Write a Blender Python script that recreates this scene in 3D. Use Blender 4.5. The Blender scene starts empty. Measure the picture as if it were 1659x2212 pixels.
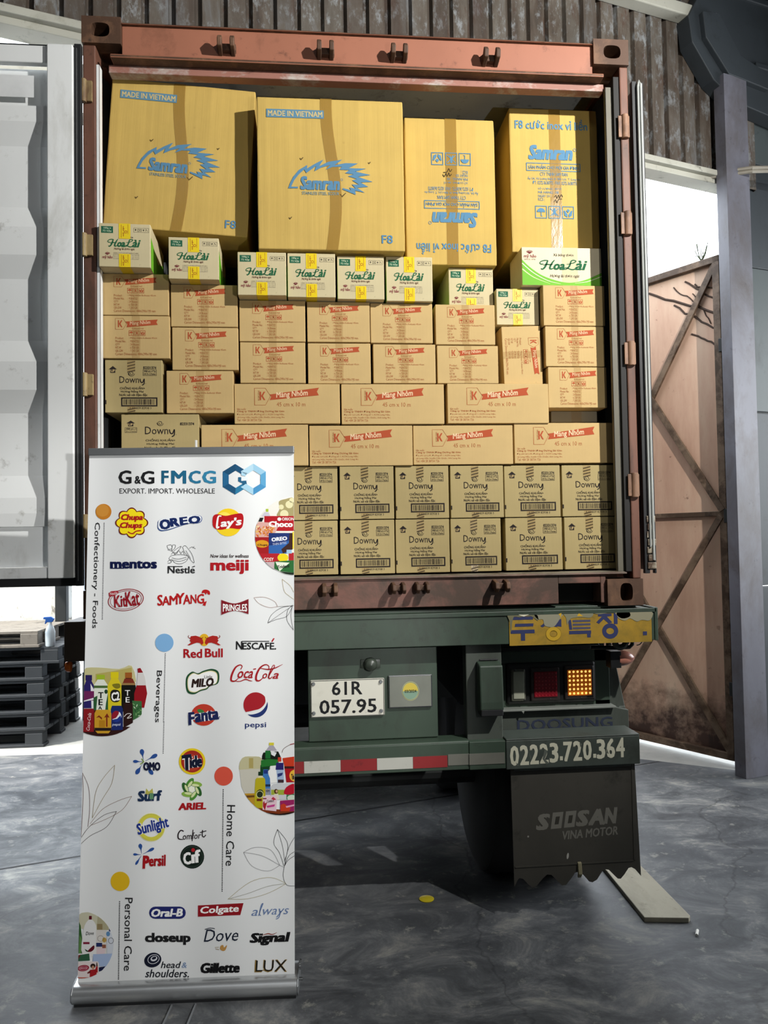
import bpy, bmesh, math, random
from mathutils import Vector, Matrix, Euler

scene = bpy.context.scene
COL = scene.collection
random.seed(7)

# ------------------------------------------------------------------ camera, sky, lamps, exposure
cam_data = bpy.data.cameras.new('camera')
cam = bpy.data.objects.new('camera', cam_data)
COL.objects.link(cam)
yaw, pitch, roll = 0.0933111, 0.033869, -0.0164471
fw = Vector((math.sin(yaw) * math.cos(pitch), math.cos(yaw) * math.cos(pitch), math.sin(pitch)))
rt0 = Vector((math.cos(yaw), -math.sin(yaw), 0)); up0 = rt0.cross(fw)
rt = rt0 * math.cos(roll) + up0 * math.sin(roll); upv = up0 * math.cos(roll) - rt0 * math.sin(roll)
M = Matrix((rt, upv, -fw)).transposed().to_4x4()
M.translation = Vector((-0.25824, -3.37112, 1.67871))
cam.matrix_world = M
cam_data.sensor_fit = 'VERTICAL'; cam_data.sensor_height = 36.0; cam_data.lens = 36.0 * 1665.95 / 2212
cam_data.clip_start = 0.02; cam_data.clip_end = 300
scene.camera = cam

world = bpy.data.worlds.new('overcast_sky'); scene.world = world; world.use_nodes = True
wn = world.node_tree.nodes; bg = wn['Background']
bg.inputs[0].default_value = (0.86, 0.93, 1.0, 1); bg.inputs[1].default_value = 7.5

def lamp(name, kind, loc, power, color=(1, 1, 1), size=.1, aim=None, sx=None, sy=None, spot=None, blend=.35):
    d = bpy.data.lights.new(name, kind); d.energy = power; d.color = color
    if kind == 'AREA':
        d.shape = 'RECTANGLE'; d.size = sx; d.size_y = sy
    elif kind in ('POINT', 'SPOT'):
        d.shadow_soft_size = size
    if spot: d.spot_size = spot; d.spot_blend = blend
    o = bpy.data.objects.new(name, d); COL.objects.link(o); o.location = loc
    if aim: o.rotation_euler = (Vector(aim) - Vector(loc)).to_track_quat('-Z', 'Y').to_euler()
    return o

lamp('work_lamp_high', 'SPOT', (2.3, -2.5, 4.15), 850, (1.0, .985, .95), .035, (.55, .5, 3.55), spot=1.78, blend=.6)
lamp('work_lamp_low', 'SPOT', (1.35, -3.7, 1.45), 150, (1.0, .985, .95), .04, (.45, .5, 3.5), spot=1.0, blend=.8)
lamp('banner_fill_spot', 'SPOT', (.95, -3.7, 1.9), 270, (1.0, .99, .97), .05, (-.78, -.4, 1.0), spot=.72, blend=.5)  # fill spot added to brighten the banner
lamp('right_floor_fill', 'AREA', (6.6, .6, 2.6), 350, (.93, .97, 1.0), aim=(1.8, -.2, 0), sx=3.0, sy=3.0)  # area fill added to lighten the floor on the right
sun = lamp('sun', 'SUN', (-6, -4, 12), 7.0, (1, .96, .9), aim=(-6 + .55, -4 + .35, 12 - .75)); sun.data.angle = .01
lamp('hall_fill', 'AREA', (-1.0, -5.5, 6.0), 20, (.95, .98, 1.0), aim=(-.5, 0, 1.2), sx=5, sy=1.2)  # weak overhead fill added to lift the hall's ambient light

vs = scene.view_settings
vs.view_transform = 'Standard'; vs.look = 'None'; vs.gamma = 1.0; vs.exposure = 0.0; vs.use_curve_mapping = False
scene.cycles.max_bounces = 7; scene.cycles.diffuse_bounces = 4; scene.cycles.glossy_bounces = 3
scene.cycles.caustics_reflective = False; scene.cycles.caustics_refractive = False
scene.cycles.sample_clamp_indirect = 6.0
scene.cycles.use_denoising = True

# ------------------------------------------------------------------ materials
def lin(c): return c / 12.92 if c <= .04045 else ((c + .055) / 1.055) ** 2.4
def C(h):
    if isinstance(h, str):
        h = h.lstrip('#'); return tuple(lin(int(h[i:i + 2], 16) / 255) for i in (0, 2, 4)) + (1,)
    return tuple(lin(v / 255) for v in h) + (1,)

MATS = {}
class NT:
    def __init__(self, name):
        self.m = bpy.data.materials.new(name); self.m.use_nodes = True
        self.t = self.m.node_tree; self.n = self.t.nodes; self.b = self.n['Principled BSDF']
        self.co = self.n.new('ShaderNodeTexCoord')
    def link(self, a, b): self.t.links.new(a, b)
    def mapping(self, scale=(1, 1, 1), src='Object', rot=(0, 0, 0)):
        mp = self.n.new('ShaderNodeMapping'); mp.inputs['Scale'].default_value = scale; mp.inputs['Rotation'].default_value = rot
        self.link(self.co.outputs[src], mp.inputs[0]); return mp.outputs[0]
    def noise(self, scale, detail=4, rough=.55, vec=None, dist=0):
        x = self.n.new('ShaderNodeTexNoise'); x.inputs['Scale'].default_value = scale; x.inputs['Detail'].default_value = detail
        x.inputs['Roughness'].default_value = rough; x.inputs['Distortion'].default_value = dist
        self.link(vec if vec is not None else self.co.outputs['Object'], x.inputs['Vector']); return x.outputs['Fac']
    def ramp(self, fac, stops):
        r = self.n.new('ShaderNodeValToRGB'); e = r.color_ramp.elements
        while len(e) < len(stops): e.new(.5)
        for k, (p, c) in enumerate(stops): e[k].position = p; e[k].color = c
        self.link(fac, r.inputs[0]); return r.outputs[0]
    def mix(self, fac, a, b, mode='MIX'):
        x = self.n.new('ShaderNodeMix'); x.data_type = 'RGBA'; x.blend_type = mode
        for sock, v in ((x.inputs[0], fac), (x.inputs[6], a), (x.inputs[7], b)):
            if hasattr(v, 'is_linked'): self.link(v, sock)
            else: sock.default_value = v
        return x.outputs[2]
    def math(self, op, a, b=None, c=None):
        x = self.n.new('ShaderNodeMath'); x.operation = op
        for k, v in enumerate((a, b, c)):
            if v is None: continue
            if hasattr(v, 'is_linked'): self.link(v, x.inputs[k])
            else: x.inputs[k].default_value = v
        return x.outputs[0]
    def bump(self, h, strength=.2, dist=.01):
        x = self.n.new('ShaderNodeBump'); x.inputs['Strength'].default_value = strength; x.inputs['Distance'].default_value = dist
        self.link(h, x.inputs['Height']); self.link(x.outputs[0], self.b.inputs['Normal'])
    def set(self, color=None, rough=None, metal=None, **k):
        for sock, v in (('Base Color', color), ('Roughness', rough), ('Metallic', metal)):
            if v is None: continue
            if hasattr(v, 'is_linked'): self.link(v, self.b.inputs[sock])
            else: self.b.inputs[sock].default_value = v
        for key, v in k.items(): self.b.inputs[key.replace('_', ' ')].default_value = v
        return self.m

BLK, WHT = (0, 0, 0, 1), (1, 1, 1, 1)
def plain(name, col, rough=.5, metal=0.0, var=.08, scale=6, **k):
    if name in MATS: return MATS[name]
    t = NT(name); c = C(col)
    d = tuple(v * (1 - var * 2) for v in c[:3]) + (1,); u = tuple(min(1, v * (1 + var)) for v in c[:3]) + (1,)
    m = t.set(t.ramp(t.noise(scale, 5), [(.3, d), (.7, u)]), rough, metal, **k); MATS[name] = m; return m
INKS = {}
def ink(col, rough=.55):
    key = (str(col), rough)
    if key not in INKS:
        m = bpy.data.materials.new('ink'); m.use_nodes = True
        b = m.node_tree.nodes['Principled BSDF']; b.inputs['Base Color'].default_value = C(col); b.inputs['Roughness'].default_value = rough
        b.inputs['Specular IOR Level'].default_value = .25
        INKS[key] = m
    return INKS[key]
def rusty(name, base, rust='5a3524', amount=.5, scale=5, stretch=(1, 1, .35), rough=.6, var=.25, bump=.15, dark='241a14', sharp=.08):
    if name in MATS: return MATS[name]
    t = NT(name); b = C(base); v = t.mapping(stretch)
    b2 = tuple(x * (1 - var) for x in b[:3]) + (1,)
    c = t.ramp(t.noise(scale * .6, 5, .6, v), [(.3, b2), (.7, b)])
    n1 = t.noise(scale, 8, .68, v, .3)
    f1 = t.ramp(n1, [(1 - amount - sharp, BLK), (1 - amount + sharp, WHT)])
    c = t.mix(f1, c, C(rust))
    f2 = t.ramp(t.noise(scale * 3.1, 6, .7), [(.60, BLK), (.76, (.8, .8, .8, 1))])
    c = t.mix(f2, c, C(dark))
    t.bump(n1, bump, .01)
    m = t.set(c, rough, 0.0); MATS[name] = m; return m
def card(name, col, var=.07, flute=260, crease=0):
    t = NT(name); c = C(col)
    d = tuple(v * (1 - var * 2) for v in c[:3]) + (1,)
    n = t.noise(3.5, 5, .6)
    col1 = t.ramp(n, [(.3, d), (.65, c)])
    st = t.noise(1.0, 3, .6, t.mapping((flute, 6, 3)))
    col1 = t.mix(t.ramp(st, [(.35, (.25, .25, .25, 1)), (.62, BLK)]), col1, d)
    sp = t.ramp(t.noise(26, 3, .6), [(.70, BLK), (.80, (.28, .28, .28, 1))])
    col1 = t.mix(sp, col1, C('4a3a22'))
    if crease:
        cr = t.noise(1.0, 2, .5, t.mapping((13, 1, .35)))
        col1 = t.mix(t.ramp(cr, [(.44, BLK), (.5, (.3, .3, .3, 1)), (.56, BLK)]), col1, d)
        t.bump(t.math('ADD', st, t.math('MULTIPLY', cr, 6.0)), .16, .006)
    else: t.bump(st, .12, .002)
    return t.set(col1, .78, 0.0, Specular_IOR_Level=.25)
def clear_tape(name, col, alpha, rough=.22):
    t = NT(name); n = t.noise(18, 4, .6, t.mapping((1, 1, .4)))
    t.bump(n, .5, .004)
    return t.set(C(col), rough, 0.0, Alpha=alpha)

K_BIG = card('cardboard_mustard', 'c6a75b', crease=1); K_M = card('cardboard_tan', 'c6a974'); K_D = card('cardboard_olive', 'ad9b6c')
K_H = card('cardboard_pale', 'c9bc96'); K_S = card('cardboard_cream', 'e0d3b2'); K_F = card('cardboard_grey', '8d8674')
TAPE = clear_tape('brown_packing_tape', 'a07c34', .6); TAPE_C = clear_tape('clear_packing_tape', 'b08a52', .2, .15)
SALMON = rusty('salmon_paint', '9d654e', '6b4533', .36, 4, (1, 1, .6), .55, .15, .1)
RUSTBR = rusty('rusted_casting', '75543c', '4a3222', .55, 7, (1, 1, .7), .7, .3, .3)
OXIDE = rusty('oxide_sill', '7a5347', '4b3a30', .5, 4, (1, 1, 1.2), .65, .25, .2)
WHITE_P = rusty('dirty_white_paint', 'eceeed', 'a8a69c', .30, 3, (1, 1, .4), .42, .08, .03, '8d8a80', .15)
LINER = rusty('grey_liner', 'a9aca9', '77756d', .35, 4, (1, 1, .5), .6, .15, .05)
RUBBER = plain('black_rubber', '17181a', .6)
GREEN = rusty('green_chassis_paint', '3a4a3d', '2b2f28', .38, 4, (1, 1, .5), .5, .25, .08, '23231e', .12)
GREYGR = rusty('grey_green_paint', '50564f', '383a35', .40, 4, (1, 1, .5), .5, .2, .08, '2b2a26', .12)
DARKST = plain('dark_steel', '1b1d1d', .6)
ALU = plain('brushed_aluminium', 'c9cbcc', .32, .85, .04)
ALU_D = plain('grey_aluminium', '8d9092', .4, .7, .04)
CHROME = plain('bright_metal', 'd8d8d8', .2, 1.0, .03)

# ------------------------------------------------------------------ mesh helpers
def new_obj(name, me, mats, parent=None):
    if not isinstance(mats, (list, tuple)): mats = [mats]
    for m in mats: me.materials.append(m)
    o = bpy.data.objects.new(name, me); COL.objects.link(o)
    if parent is not None: o.parent = parent
    return o
def tag(o, label=None, cat=None, group=None, kind=None):
    for k, v in (('label', label), ('category', cat), ('group', group), ('kind', kind)):
        if v: o[k] = v
    return o
def thing(name, loc, label, cat, group=None, rotz=0):
    o = bpy.data.objects.new(name, None); COL.objects.link(o); o.empty_display_size = .1
    o.location = loc; o.rotation_euler = (0, 0, rotz); tag(o, label, cat, group); return o

class MB:
    """collects simple solids; build() makes ONE mesh object of them (coordinates minus the parent's place)"""
    def __init__(self): self.v = []; self.f = []; self.mi = []
    def add(self, vs_, fs, mi=0):
        b = len(self.v); self.v += [Vector(x) for x in vs_]
        for f in fs: self.f.append([b + i for i in f]); self.mi.append(mi)
        return self
    def box(self, x0, x1, y0, y1, z0, z1, mi=0):
        return self.add([(x0, y0, z0), (x1, y0, z0), (x1, y1, z0), (x0, y1, z0), (x0, y0, z1), (x1, y0, z1), (x1, y1, z1), (x0, y1, z1)],
                        [(0, 3, 2, 1), (4, 5, 6, 7), (0, 1, 5, 4), (1, 2, 6, 5), (2, 3, 7, 6), (3, 0, 4, 7)], mi)
    def prism(self, poly, axis, a, b, mi=0):
        """poly is (x,z) for axis y, (y,z) for axis x, (x,y) for axis z"""
        n = len(poly)
        def P(p, t): return {'y': (p[0], t, p[1]), 'x': (t, p[0], p[1]), 'z': (p[0], p[1], t)}[axis]
        vs_ = [P(p, a) for p in poly] + [P(p, b) for p in poly]
        fs = [tuple(range(n)), tuple(range(2 * n - 1, n - 1, -1))] + [(i, n + i, n + (i + 1) % n, (i + 1) % n) for i in range(n)]
        return self.add(vs_, fs, mi)
    def cyl(self, p, q, r, r2=None, n=16, mi=0, caps=True):
        p, q = Vector(p), Vector(q); r2 = r if r2 is None else r2
        d = (q - p).normalized(); a = d.orthogonal().normalized(); b = d.cross(a)
        vs_ = []
        for c, rr in ((p, r), (q, r2)):
            for i in range(n):
                t = 2 * math.pi * i / n; vs_.append(c + a * (rr * math.cos(t)) + b * (rr * math.sin(t)))
        fs = [(i, (i + 1) % n, n + (i + 1) % n, n + i) for i in range(n)]
        if caps: fs += [tuple(range(n - 1, -1, -1)), tuple(range(n, 2 * n))]
        return self.add(vs_, fs, mi)
    def tube(self, pts, r, n=8, mi=0):
        pts = [Vector(p) for p in pts]; vs_ = []; a = None
        for i, p in enumerate(pts):
            d = (pts[min(i + 1, len(pts) - 1)] - pts[max(i - 1, 0)]).normalized()
            a = d.orthogonal().normalized() if a is None else (a - d * a.dot(d)).normalized()
            b = d.cross(a)
            for k in range(n):
                t = 2 * math.pi * k / n; vs_.append(p + a * (r * math.cos(t)) + b * (r * math.sin(t)))
        fs = [(i * n + k, i * n + (k + 1) % n, (i + 1) * n + (k + 1) % n, (i + 1) * n + k) for i in range(len(pts) - 1) for k in range(n)]
        fs += [tuple(range(n - 1, -1, -1)), tuple(range((len(pts) - 1) * n, len(pts) * n))]
        return self.add(vs_, fs, mi)
    def lathe(self, c, prof, axis='z', n=20, mi=0):
        """prof: (radius, height) along the axis"""
        vs_ = []
        for r, h in prof:
            for k in range(n):
                t = 2 * math.pi * k / n; u, w = r * math.cos(t), r * math.sin(t)
                o = {'z': (u, w, h), 'x': (h, u, w), 'y': (w, h, u)}[axis]
                vs_.append((c[0] + o[0], c[1] + o[1], c[2] + o[2]))
        fs = [(i * n + k, i * n + (k + 1) % n, (i + 1) * n + (k + 1) % n, (i + 1) * n + k) for i in range(len(prof) - 1) for k in range(n)]
        fs += [tuple(range(n - 1, -1, -1)), tuple(range((len(prof) - 1) * n, len(prof) * n))]
        return self.add(vs_, fs, mi)
    def xform(self, mat):
        self.v = [mat @ v for v in self.v]; return self
    def mesh(self, name, org=(0, 0, 0), bevel=0, smooth=False, seg=2):
        me = bpy.data.meshes.new(name); o = Vector(org)
        me.from_pydata([tuple(v - o) for v in self.v], [], self.f)
        for p, i in zip(me.polygons, self.mi): p.material_index = i
        bm = bmesh.new(); bm.from_mesh(me)
        bmesh.ops.recalc_face_normals(bm, faces=bm.faces)
        if bevel:
            es = [e for e in bm.edges if len(e.link_faces) == 2 and e.calc_face_angle(0) > .5]
            bmesh.ops.bevel(bm, geom=es, offset=bevel, segments=seg, affect='EDGES', profile=.5, clamp_overlap=True)
        bm.to_mesh(me); bm.free()
        if smooth:
            for p in me.polygons: p.use_smooth = True
            try: me.set_sharp_from_angle(angle=.7)
            except Exception: pass
        return me
    def build(self, name, mats, parent=None, bevel=0, smooth=False, org=None, seg=2):
        if org is None:
            org = Vector((0, 0, 0)); p = parent
            while p is not None: org = org + p.location; p = p.parent
        return new_obj(name, self.mesh(name, org, bevel, smooth, seg), mats, parent)

def holed_block(mb, x0, x1, y0, y1, z0, z1, hx, hz, hw, hh, depth, mi=0, n=24):
    """a block whose front (low y) face has an oval pocket"""
    outer, inner = [], []
    for i in range(n):
        t = 2 * math.pi * i / n; c, s = math.cos(t), math.sin(t)
        sq = 1 / max(abs(c), abs(s))
        outer.append(((x0 + x1) / 2 + (x1 - x0) / 2 * c * sq, (z0 + z1) / 2 + (z1 - z0) / 2 * s * sq))
        e = (abs(c) ** 3 + abs(s) ** 3) ** (-1 / 3)
        inner.append((hx + hw / 2 * c * e, hz + hh / 2 * s * e))
    vs_ = [(x, y0, z) for x, z in outer] + [(x, y0, z) for x, z in inner] + [(x, y0 + depth, z) for x, z in inner] + [(x, y1, z) for x, z in outer]
    fs = []
    for i in range(n):
        j = (i + 1) % n
        fs += [(i, j, n + j, n + i), (n + i, n + j, 2 * n + j, 2 * n + i), (i, 3 * n + i, 3 * n + j, j)]
    fs += [tuple(range(2 * n, 3 * n)), tuple(range(4 * n - 1, 3 * n - 1, -1))]
    # corners of the square ring
    return mb.add(vs_, fs, mi)

# ------------------------------------------------------------------ printing: flat artwork laid on a face
TXT = {}
def text_mesh(body, shear, res):
    key = (body, shear, res)
    if key in TXT: return TXT[key]
    c = bpy.data.curves.new('t', 'FONT'); c.body = body; c.size = 1; c.resolution_u = res; c.shear = shear
    o = bpy.data.objects.new('t', c); COL.objects.link(o); bpy.context.view_layer.update()
    me = bpy.data.meshes.new_from_object(o.evaluated_get(bpy.context.evaluated_depsgraph_get()))
    vs_ = [tuple(v.co[:2]) for v in me.vertices]; fs = [tuple(p.vertices) for p in me.polygons]
    bpy.data.objects.remove(o); bpy.data.curves.remove(c); bpy.data.meshes.remove(me)
    if vs_:
        ax = min(v[0] for v in vs_); bx = max(v[0] for v in vs_); ay = min(v[1] for v in vs_); by = max(v[1] for v in vs_)
        vs_ = [((v[0] - ax) / max(bx - ax, 1e-6), (v[1] - ay) / max(by - ay, 1e-6)) for v in vs_]
        TXT[key] = (vs_, fs, bx - ax, by - ay)
    else: TXT[key] = ([], [], 1, 1)
    return TXT[key]

def smooth_pts(pts, k=6, closed=False):
    n = len(pts); out = []
    rng = range(n) if closed else range(n - 1)
    for i in rng:
        p = [pts[(i + j - 1) % n] if closed else pts[min(max(i + j - 1, 0), n - 1)] for j in range(4)]
        for s in range(k):
            t = s / k
            out.append(tuple(.5 * (2 * p[1][d] + (p[2][d] - p[0][d]) * t + (2 * p[0][d] - 5 * p[1][d] + 4 * p[2][d] - p[3][d]) * t * t + (3 * p[1][d] - p[0][d] - 3 * p[2][d] + p[3][d]) * t ** 3) for d in range(len(p[0]))))
    if not closed: out.append(tuple(pts[-1]))
    return out

def clip_poly(pts, win):
    """clip a polygon to a convex window (both lists of points)"""
    area = sum(win[i][0] * win[(i + 1) % len(win)][1] - win[(i + 1) % len(win)][0] * win[i][1] for i in range(len(win)))
    sg = 1 if area > 0 else -1
    out = list(pts)
    for i in range(len(win)):
        a, b = win[i], win[(i + 1) % len(win)]
        def side(p): return sg * ((b[0] - a[0]) * (p[1] - a[1]) - (b[1] - a[1]) * (p[0] - a[0]))
        src, out = out, []
        for k in range(len(src)):
            p, q = src[k - 1], src[k]; sp, sq = side(p), side(q)
            if (sp < 0) != (sq < 0):
                t = sp / (sp - sq); out.append((p[0] + (q[0] - p[0]) * t, p[1] + (q[1] - p[1]) * t))
            if sq >= 0: out.append(q)
        if not out: return []
    return out

class Art:
    """flat ink on a face; place(x, y, layer) turns artboard units (y down) into a point of the face"""
    def __init__(self, place, rough=.55): self.place = place; self.v = []; self.f = []; self.mi = []; self.mats = []; self.rough = rough; self.fr = (0, 0, 1); self.win = None; self.rot = None
    def frame(self, ox, oy, s): self.fr = (ox, oy, s); return self
    def _m(self, col):
        m = ink(col, self.rough)
        if m not in self.mats: self.mats.append(m)
        return self.mats.index(m)
    def _p(self, p, lay):
        ox, oy, s = self.fr; return self.place(ox + p[0] * s, oy + p[1] * s, lay)
    def poly(self, pts, col, lay=0):
        if self.win: pts = clip_poly(pts, self.win)
        if len(pts) < 3: return self
        b = len(self.v); self.v += [self._p(p, lay) for p in pts]
        self.f.append(list(range(b, b + len(pts)))); self.mi.append(self._m(col)); return self
    def rect(self, x0, y0, x1, y1, col, lay=0): return self.poly([(x0, y0), (x1, y0), (x1, y1), (x0, y1)], col, lay)
    def rrect(self, x0, y0, x1, y1, r, col, lay=0):
        pts = []
        for cx, cy, a in ((x1 - r, y0 + r, -90), (x1 - r, y1 - r, 0), (x0 + r, y1 - r, 90), (x0 + r, y0 + r, 180)):
            for k in range(5):
                t = math.radians(a + k * 22.5); pts.append((cx + r * math.cos(t), cy + r * math.sin(t)))
        return self.poly(pts, col, lay)
    def ell(self, cx, cy, rx, ry, col, lay=0, rot=0, n=28):
        c, s = math.cos(math.radians(rot)), math.sin(math.radians(rot)); pts = []
        for k in range(n):
            t = 2 * math.pi * k / n; x, y = rx * math.cos(t), ry * math.sin(t); pts.append((cx + x * c - y * s, cy + x * s + y * c))
        return self.poly(pts, col, lay)
    def line(self, pts, w, col, lay=0, closed=False, smooth=0):
        if not isinstance(w, (list, tuple)): w = [w] * len(pts)
        pw = [tuple(p) + (ww,) for p, ww in zip(pts, w)]
        if smooth: pw = smooth_pts(pw, smooth, closed)
        n = len(pw); L, R = [], []
        for i in range(n):
            a = pw[(i - 1) % n if closed else max(i - 1, 0)]; b = pw[(i + 1) % n if closed else min(i + 1, n - 1)]
            dx, dy = b[0] - a[0], b[1] - a[1]; d = math.hypot(dx, dy) or 1; nx, ny = -dy / d, dx / d
            k = 1.0
            if 0 < i < n - 1 or closed:
                e1 = (pw[i][0] - a[0], pw[i][1] - a[1]); l1 = math.hypot(*e1) or 1
                k = min(2.0, 1 / max(.5, (e1[0] * dx + e1[1] * dy) / (l1 * d)))
            h = max(pw[i][2], .01) / 2 * k
            L.append((pw[i][0] + nx * h, pw[i][1] + ny * h)); R.append((pw[i][0] - nx * h, pw[i][1] - ny * h))
        b = len(self.v); self.v += [self._p(p, lay) for p in L] + [self._p(p, lay) for p in R]; mi = self._m(col)
        for i in range(n if closed else n - 1):
            j = (i + 1) % n; self.f.append([b + i, b + j, b + n + j, b + n + i]); self.mi.append(mi)
        return self
    def ring(self, cx, cy, rx, ry, w, col, lay=0, rot=0, n=32, a0=0, a1=360):
        c, s = math.cos(math.radians(rot)), math.sin(math.radians(rot)); pts = []
        full = abs(a1 - a0) >= 360; m = n if full else n + 1
        for k in range(m):
            t = math.radians(a0 + (a1 - a0) * k / n); x, y = rx * math.cos(t), ry * math.sin(t); pts.append((cx + x * c - y * s, cy + x * s + y * c))
        return self.line(pts, w, col, lay, full)
    def frame_rect(self, x0, y0, x1, y1, w, col, lay=0):
        self.rect(x0, y0, x1, y0 + w, col, lay); self.rect(x0, y1 - w, x1, y1, col, lay)
        self.rect(x0, y0 + w, x0 + w, y1 - w, col, lay); return self.rect(x1 - w, y0 + w, x1, y1 - w, col, lay)
    def text(self, body, x0, y0, x1, y1, col, lay=0, bold=0.0, shear=0.0, rot=0, res=2, warp=None):
        vs_, fs, ew, eh = text_mesh(body, shear, res)
        cx, cy, w, h = (x0 + x1) / 2, (y0 + y1) / 2, x1 - x0, y1 - y0
        c, s = math.cos(math.radians(rot)), math.sin(math.radians(rot)); mi = self._m(col)
        bold *= .82; bx, by = max(bold, 0) * w / ew, max(bold, 0) * .62 * h / eh      # heavier letters: the same outline struck several times
        strikes = [(0, 0)]
        if bold > .004: strikes = [(-bx, -by), (bx, -by), (-bx, by), (bx, by)] + ([(0, 0)] if bold > .03 else [])
        for k, (ox, oy) in enumerate(strikes):
            b = len(self.v)
            for x, y in vs_:
                px, py = (x - .5) * (w - 2 * bx) + ox, (.5 - y) * (h - 2 * by) + oy
                if warp: px, py = warp(px, py, w, h)
                self.v.append(self._p((cx + px * c - py * s, cy + px * s + py * c), lay + k * .14))
            for f in fs: self.f.append([b + i for i in f]); self.mi.append(mi)
        return self
    def build(self, name, parent):
        me = bpy.data.meshes.new(name); me.from_pydata([tuple(v) for v in self.v], [], self.f)
        for p, i in zip(me.polygons, self.mi): p.material_index = i
        return new_obj(name, me, self.mats, parent)

# ------------------------------------------------------------------ the setting
def floor_material():
    t = NT('worn_concrete'); co = t.co.outputs['Object']
    big = t.noise(.55, 5, .62, co, .4); mid = t.noise(2.6, 10, .74, t.mapping((1, 1.6, 1)), .6); fine = t.noise(11, 6, .7)
    c = t.ramp(mid, [(.34, C('3a3b3d')), (.46, C('535557')), (.55, C('6c6d6e')), (.66, C('94938c'))])
    c = t.mix(t.ramp(big, [(.35, (.55, .55, .55, 1)), (.6, BLK)]), c, C('45484d'))
    c = t.mix(t.ramp(fine, [(.58, BLK), (.68, (.65, .65, .65, 1))]), c, C('8f8e86'))
    c = t.mix(t.ramp(t.noise(38, 3, .6), [(.70, BLK), (.78, (.7, .7, .7, 1))]), c, C('2c2c2d'))
    # hairline cracks
    vo = t.n.new('ShaderNodeTexVoronoi'); vo.feature = 'DISTANCE_TO_EDGE'; vo.inputs['Scale'].default_value = .33
    ds = t.n.new('ShaderNodeVectorMath'); ds.operation = 'ADD'
    nz = t.n.new('ShaderNodeTexNoise'); nz.inputs['Scale'].default_value = 2.3; nz.inputs['Detail'].default_value = 6
    t.link(co, nz.inputs['Vector']); sc = t.n.new('ShaderNodeVectorMath'); sc.operation = 'SCALE'; sc.inputs['Scale'].default_value = .55
    t.link(nz.outputs['Color'], sc.inputs[0]); t.link(co, ds.inputs[0]); t.link(sc.outputs[0], ds.inputs[1]); t.link(ds.outputs[0], vo.inputs['Vector'])
    crack = t.ramp(vo.outputs['Distance'], [(0, WHT), (.0012, WHT), (.0024, BLK)])
    crack = t.math('MULTIPLY', crack, .35)
    # the slab joint that runs under the lorry: y = 1.437 + .317 (x + .37)
    sx = t.n.new('ShaderNodeSeparateXYZ'); t.link(co, sx.inputs[0])
    wob = t.math('MULTIPLY', t.math('SUBTRACT', t.noise(6, 3), .5), .02)
    d = t.math('ABSOLUTE', t.math('ADD', t.math('SUBTRACT', t.math('SUBTRACT', sx.outputs[1], t.math('MULTIPLY', sx.outputs[0], .317)), 1.444), wob))
    joint = t.math('LESS_THAN', d, .011)
    c = t.mix(t.math('MAXIMUM', crack, joint), c, C('101113'))
    r = t.ramp(mid, [(.3, (.45, .45, .45, 1)), (.7, (.72, .72, .72, 1))])
    t.bump(t.math('ADD', fine, t.math('MULTIPLY', mid, 1.5)), .14, .01)
    return t.set(c, r, 0.0, Specular_IOR_Level=.28)
SUN_EDGE = [(9, 1.75), (2.9, 1.75), (2.0, 2.35), (-2.0, 3.05), (-9, 3.3)]      # traced along the sunlit area; sun brightness sits in the paler ground colour
fl = MB().prism([(-9, -9), (9, -9)] + SUN_EDGE, 'z', -.2, 0).build('floor', floor_material()); tag(fl, kind='structure')
t = NT('sunny_yard_concrete'); gn = t.noise(1.6, 7, .65)
t.bump(t.noise(9, 6), .2, .01); YARD = t.set(t.ramp(gn, [(.32, C('8f8f8a')), (.55, C('a9a8a2')), (.7, C('bdbbb4'))]), .8, 0.0)
gd = MB().prism([(30, 1.75), (30, 40), (-30, 40), (-30, 3.3)] + SUN_EDGE[::-1], 'z', -.2, 0).build('ground', YARD); tag(gd, kind='structure')

WA = Vector((-1.78, .55, 0)); WD = Vector((4.43, 1.29, 0)).normalized(); WN = Vector((-WD.y, WD.x, 0))   # gate wall: along, outward
def wmat(): return Matrix((WD, WN, Vector((0, 0, 1)))).transposed().to_4x4()
WM = Matrix.Translation(WA) @ wmat()      # local x along the wall, y outward, z up

def cladding_material():
    t = NT('rusty_corrugated_sheet'); v = t.mapping((1, 1, .25))
    n = t.noise(5, 8, .7, v, .4)
    c = t.ramp(n, [(.30, C('2c2622')), (.44, C('51463c')), (.55, C('655e55')), (.66, C('7a7c7e')), (.80, C('9a9da0'))])
    c = t.mix(t.ramp(t.noise(1.4, 4, .6), [(.45, BLK), (.7, (.75, .75, .75, 1))]), c, C('4f4b44'))
    c = t.mix(t.ramp(t.noise(15, 8, .75, t.mapping((1, 1, .5))), [(.52, BLK), (.62, (.85, .85, .85, 1))]), c, C('8e9294'))
    c = t.mix(t.ramp(t.noise(9, 8, .75, t.mapping((1, 1, .35))), [(.55, BLK), (.66, (.8, .8, .8, 1))]), c, C('4a2f20'))
    # each sheet weathers differently
    sx = t.n.new('ShaderNodeSeparateXYZ'); t.link(t.co.outputs['Object'], sx.inputs[0])
    cell = t.math('FLOOR', t.math('DIVIDE', sx.outputs[0], .14)); wn_ = t.n.new('ShaderNodeTexWhiteNoise'); wn_.noise_dimensions = '1D'; t.link(cell, wn_.inputs['W'])
    c = t.mix(t.ramp(wn_.outputs[0], [(.3, BLK), (1, (.6, .6, .6, 1))]), c, C('3a2f28'))
    c = t.mix(t.ramp(t.noise(16, 6, .7), [(.62, BLK), (.75, (.8, .8, .8, 1))]), c, C('5a3420'))
    t.bump(n, .3, .01)
    return t.set(c, .62, .15)
prof = []
s = -6.0
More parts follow.
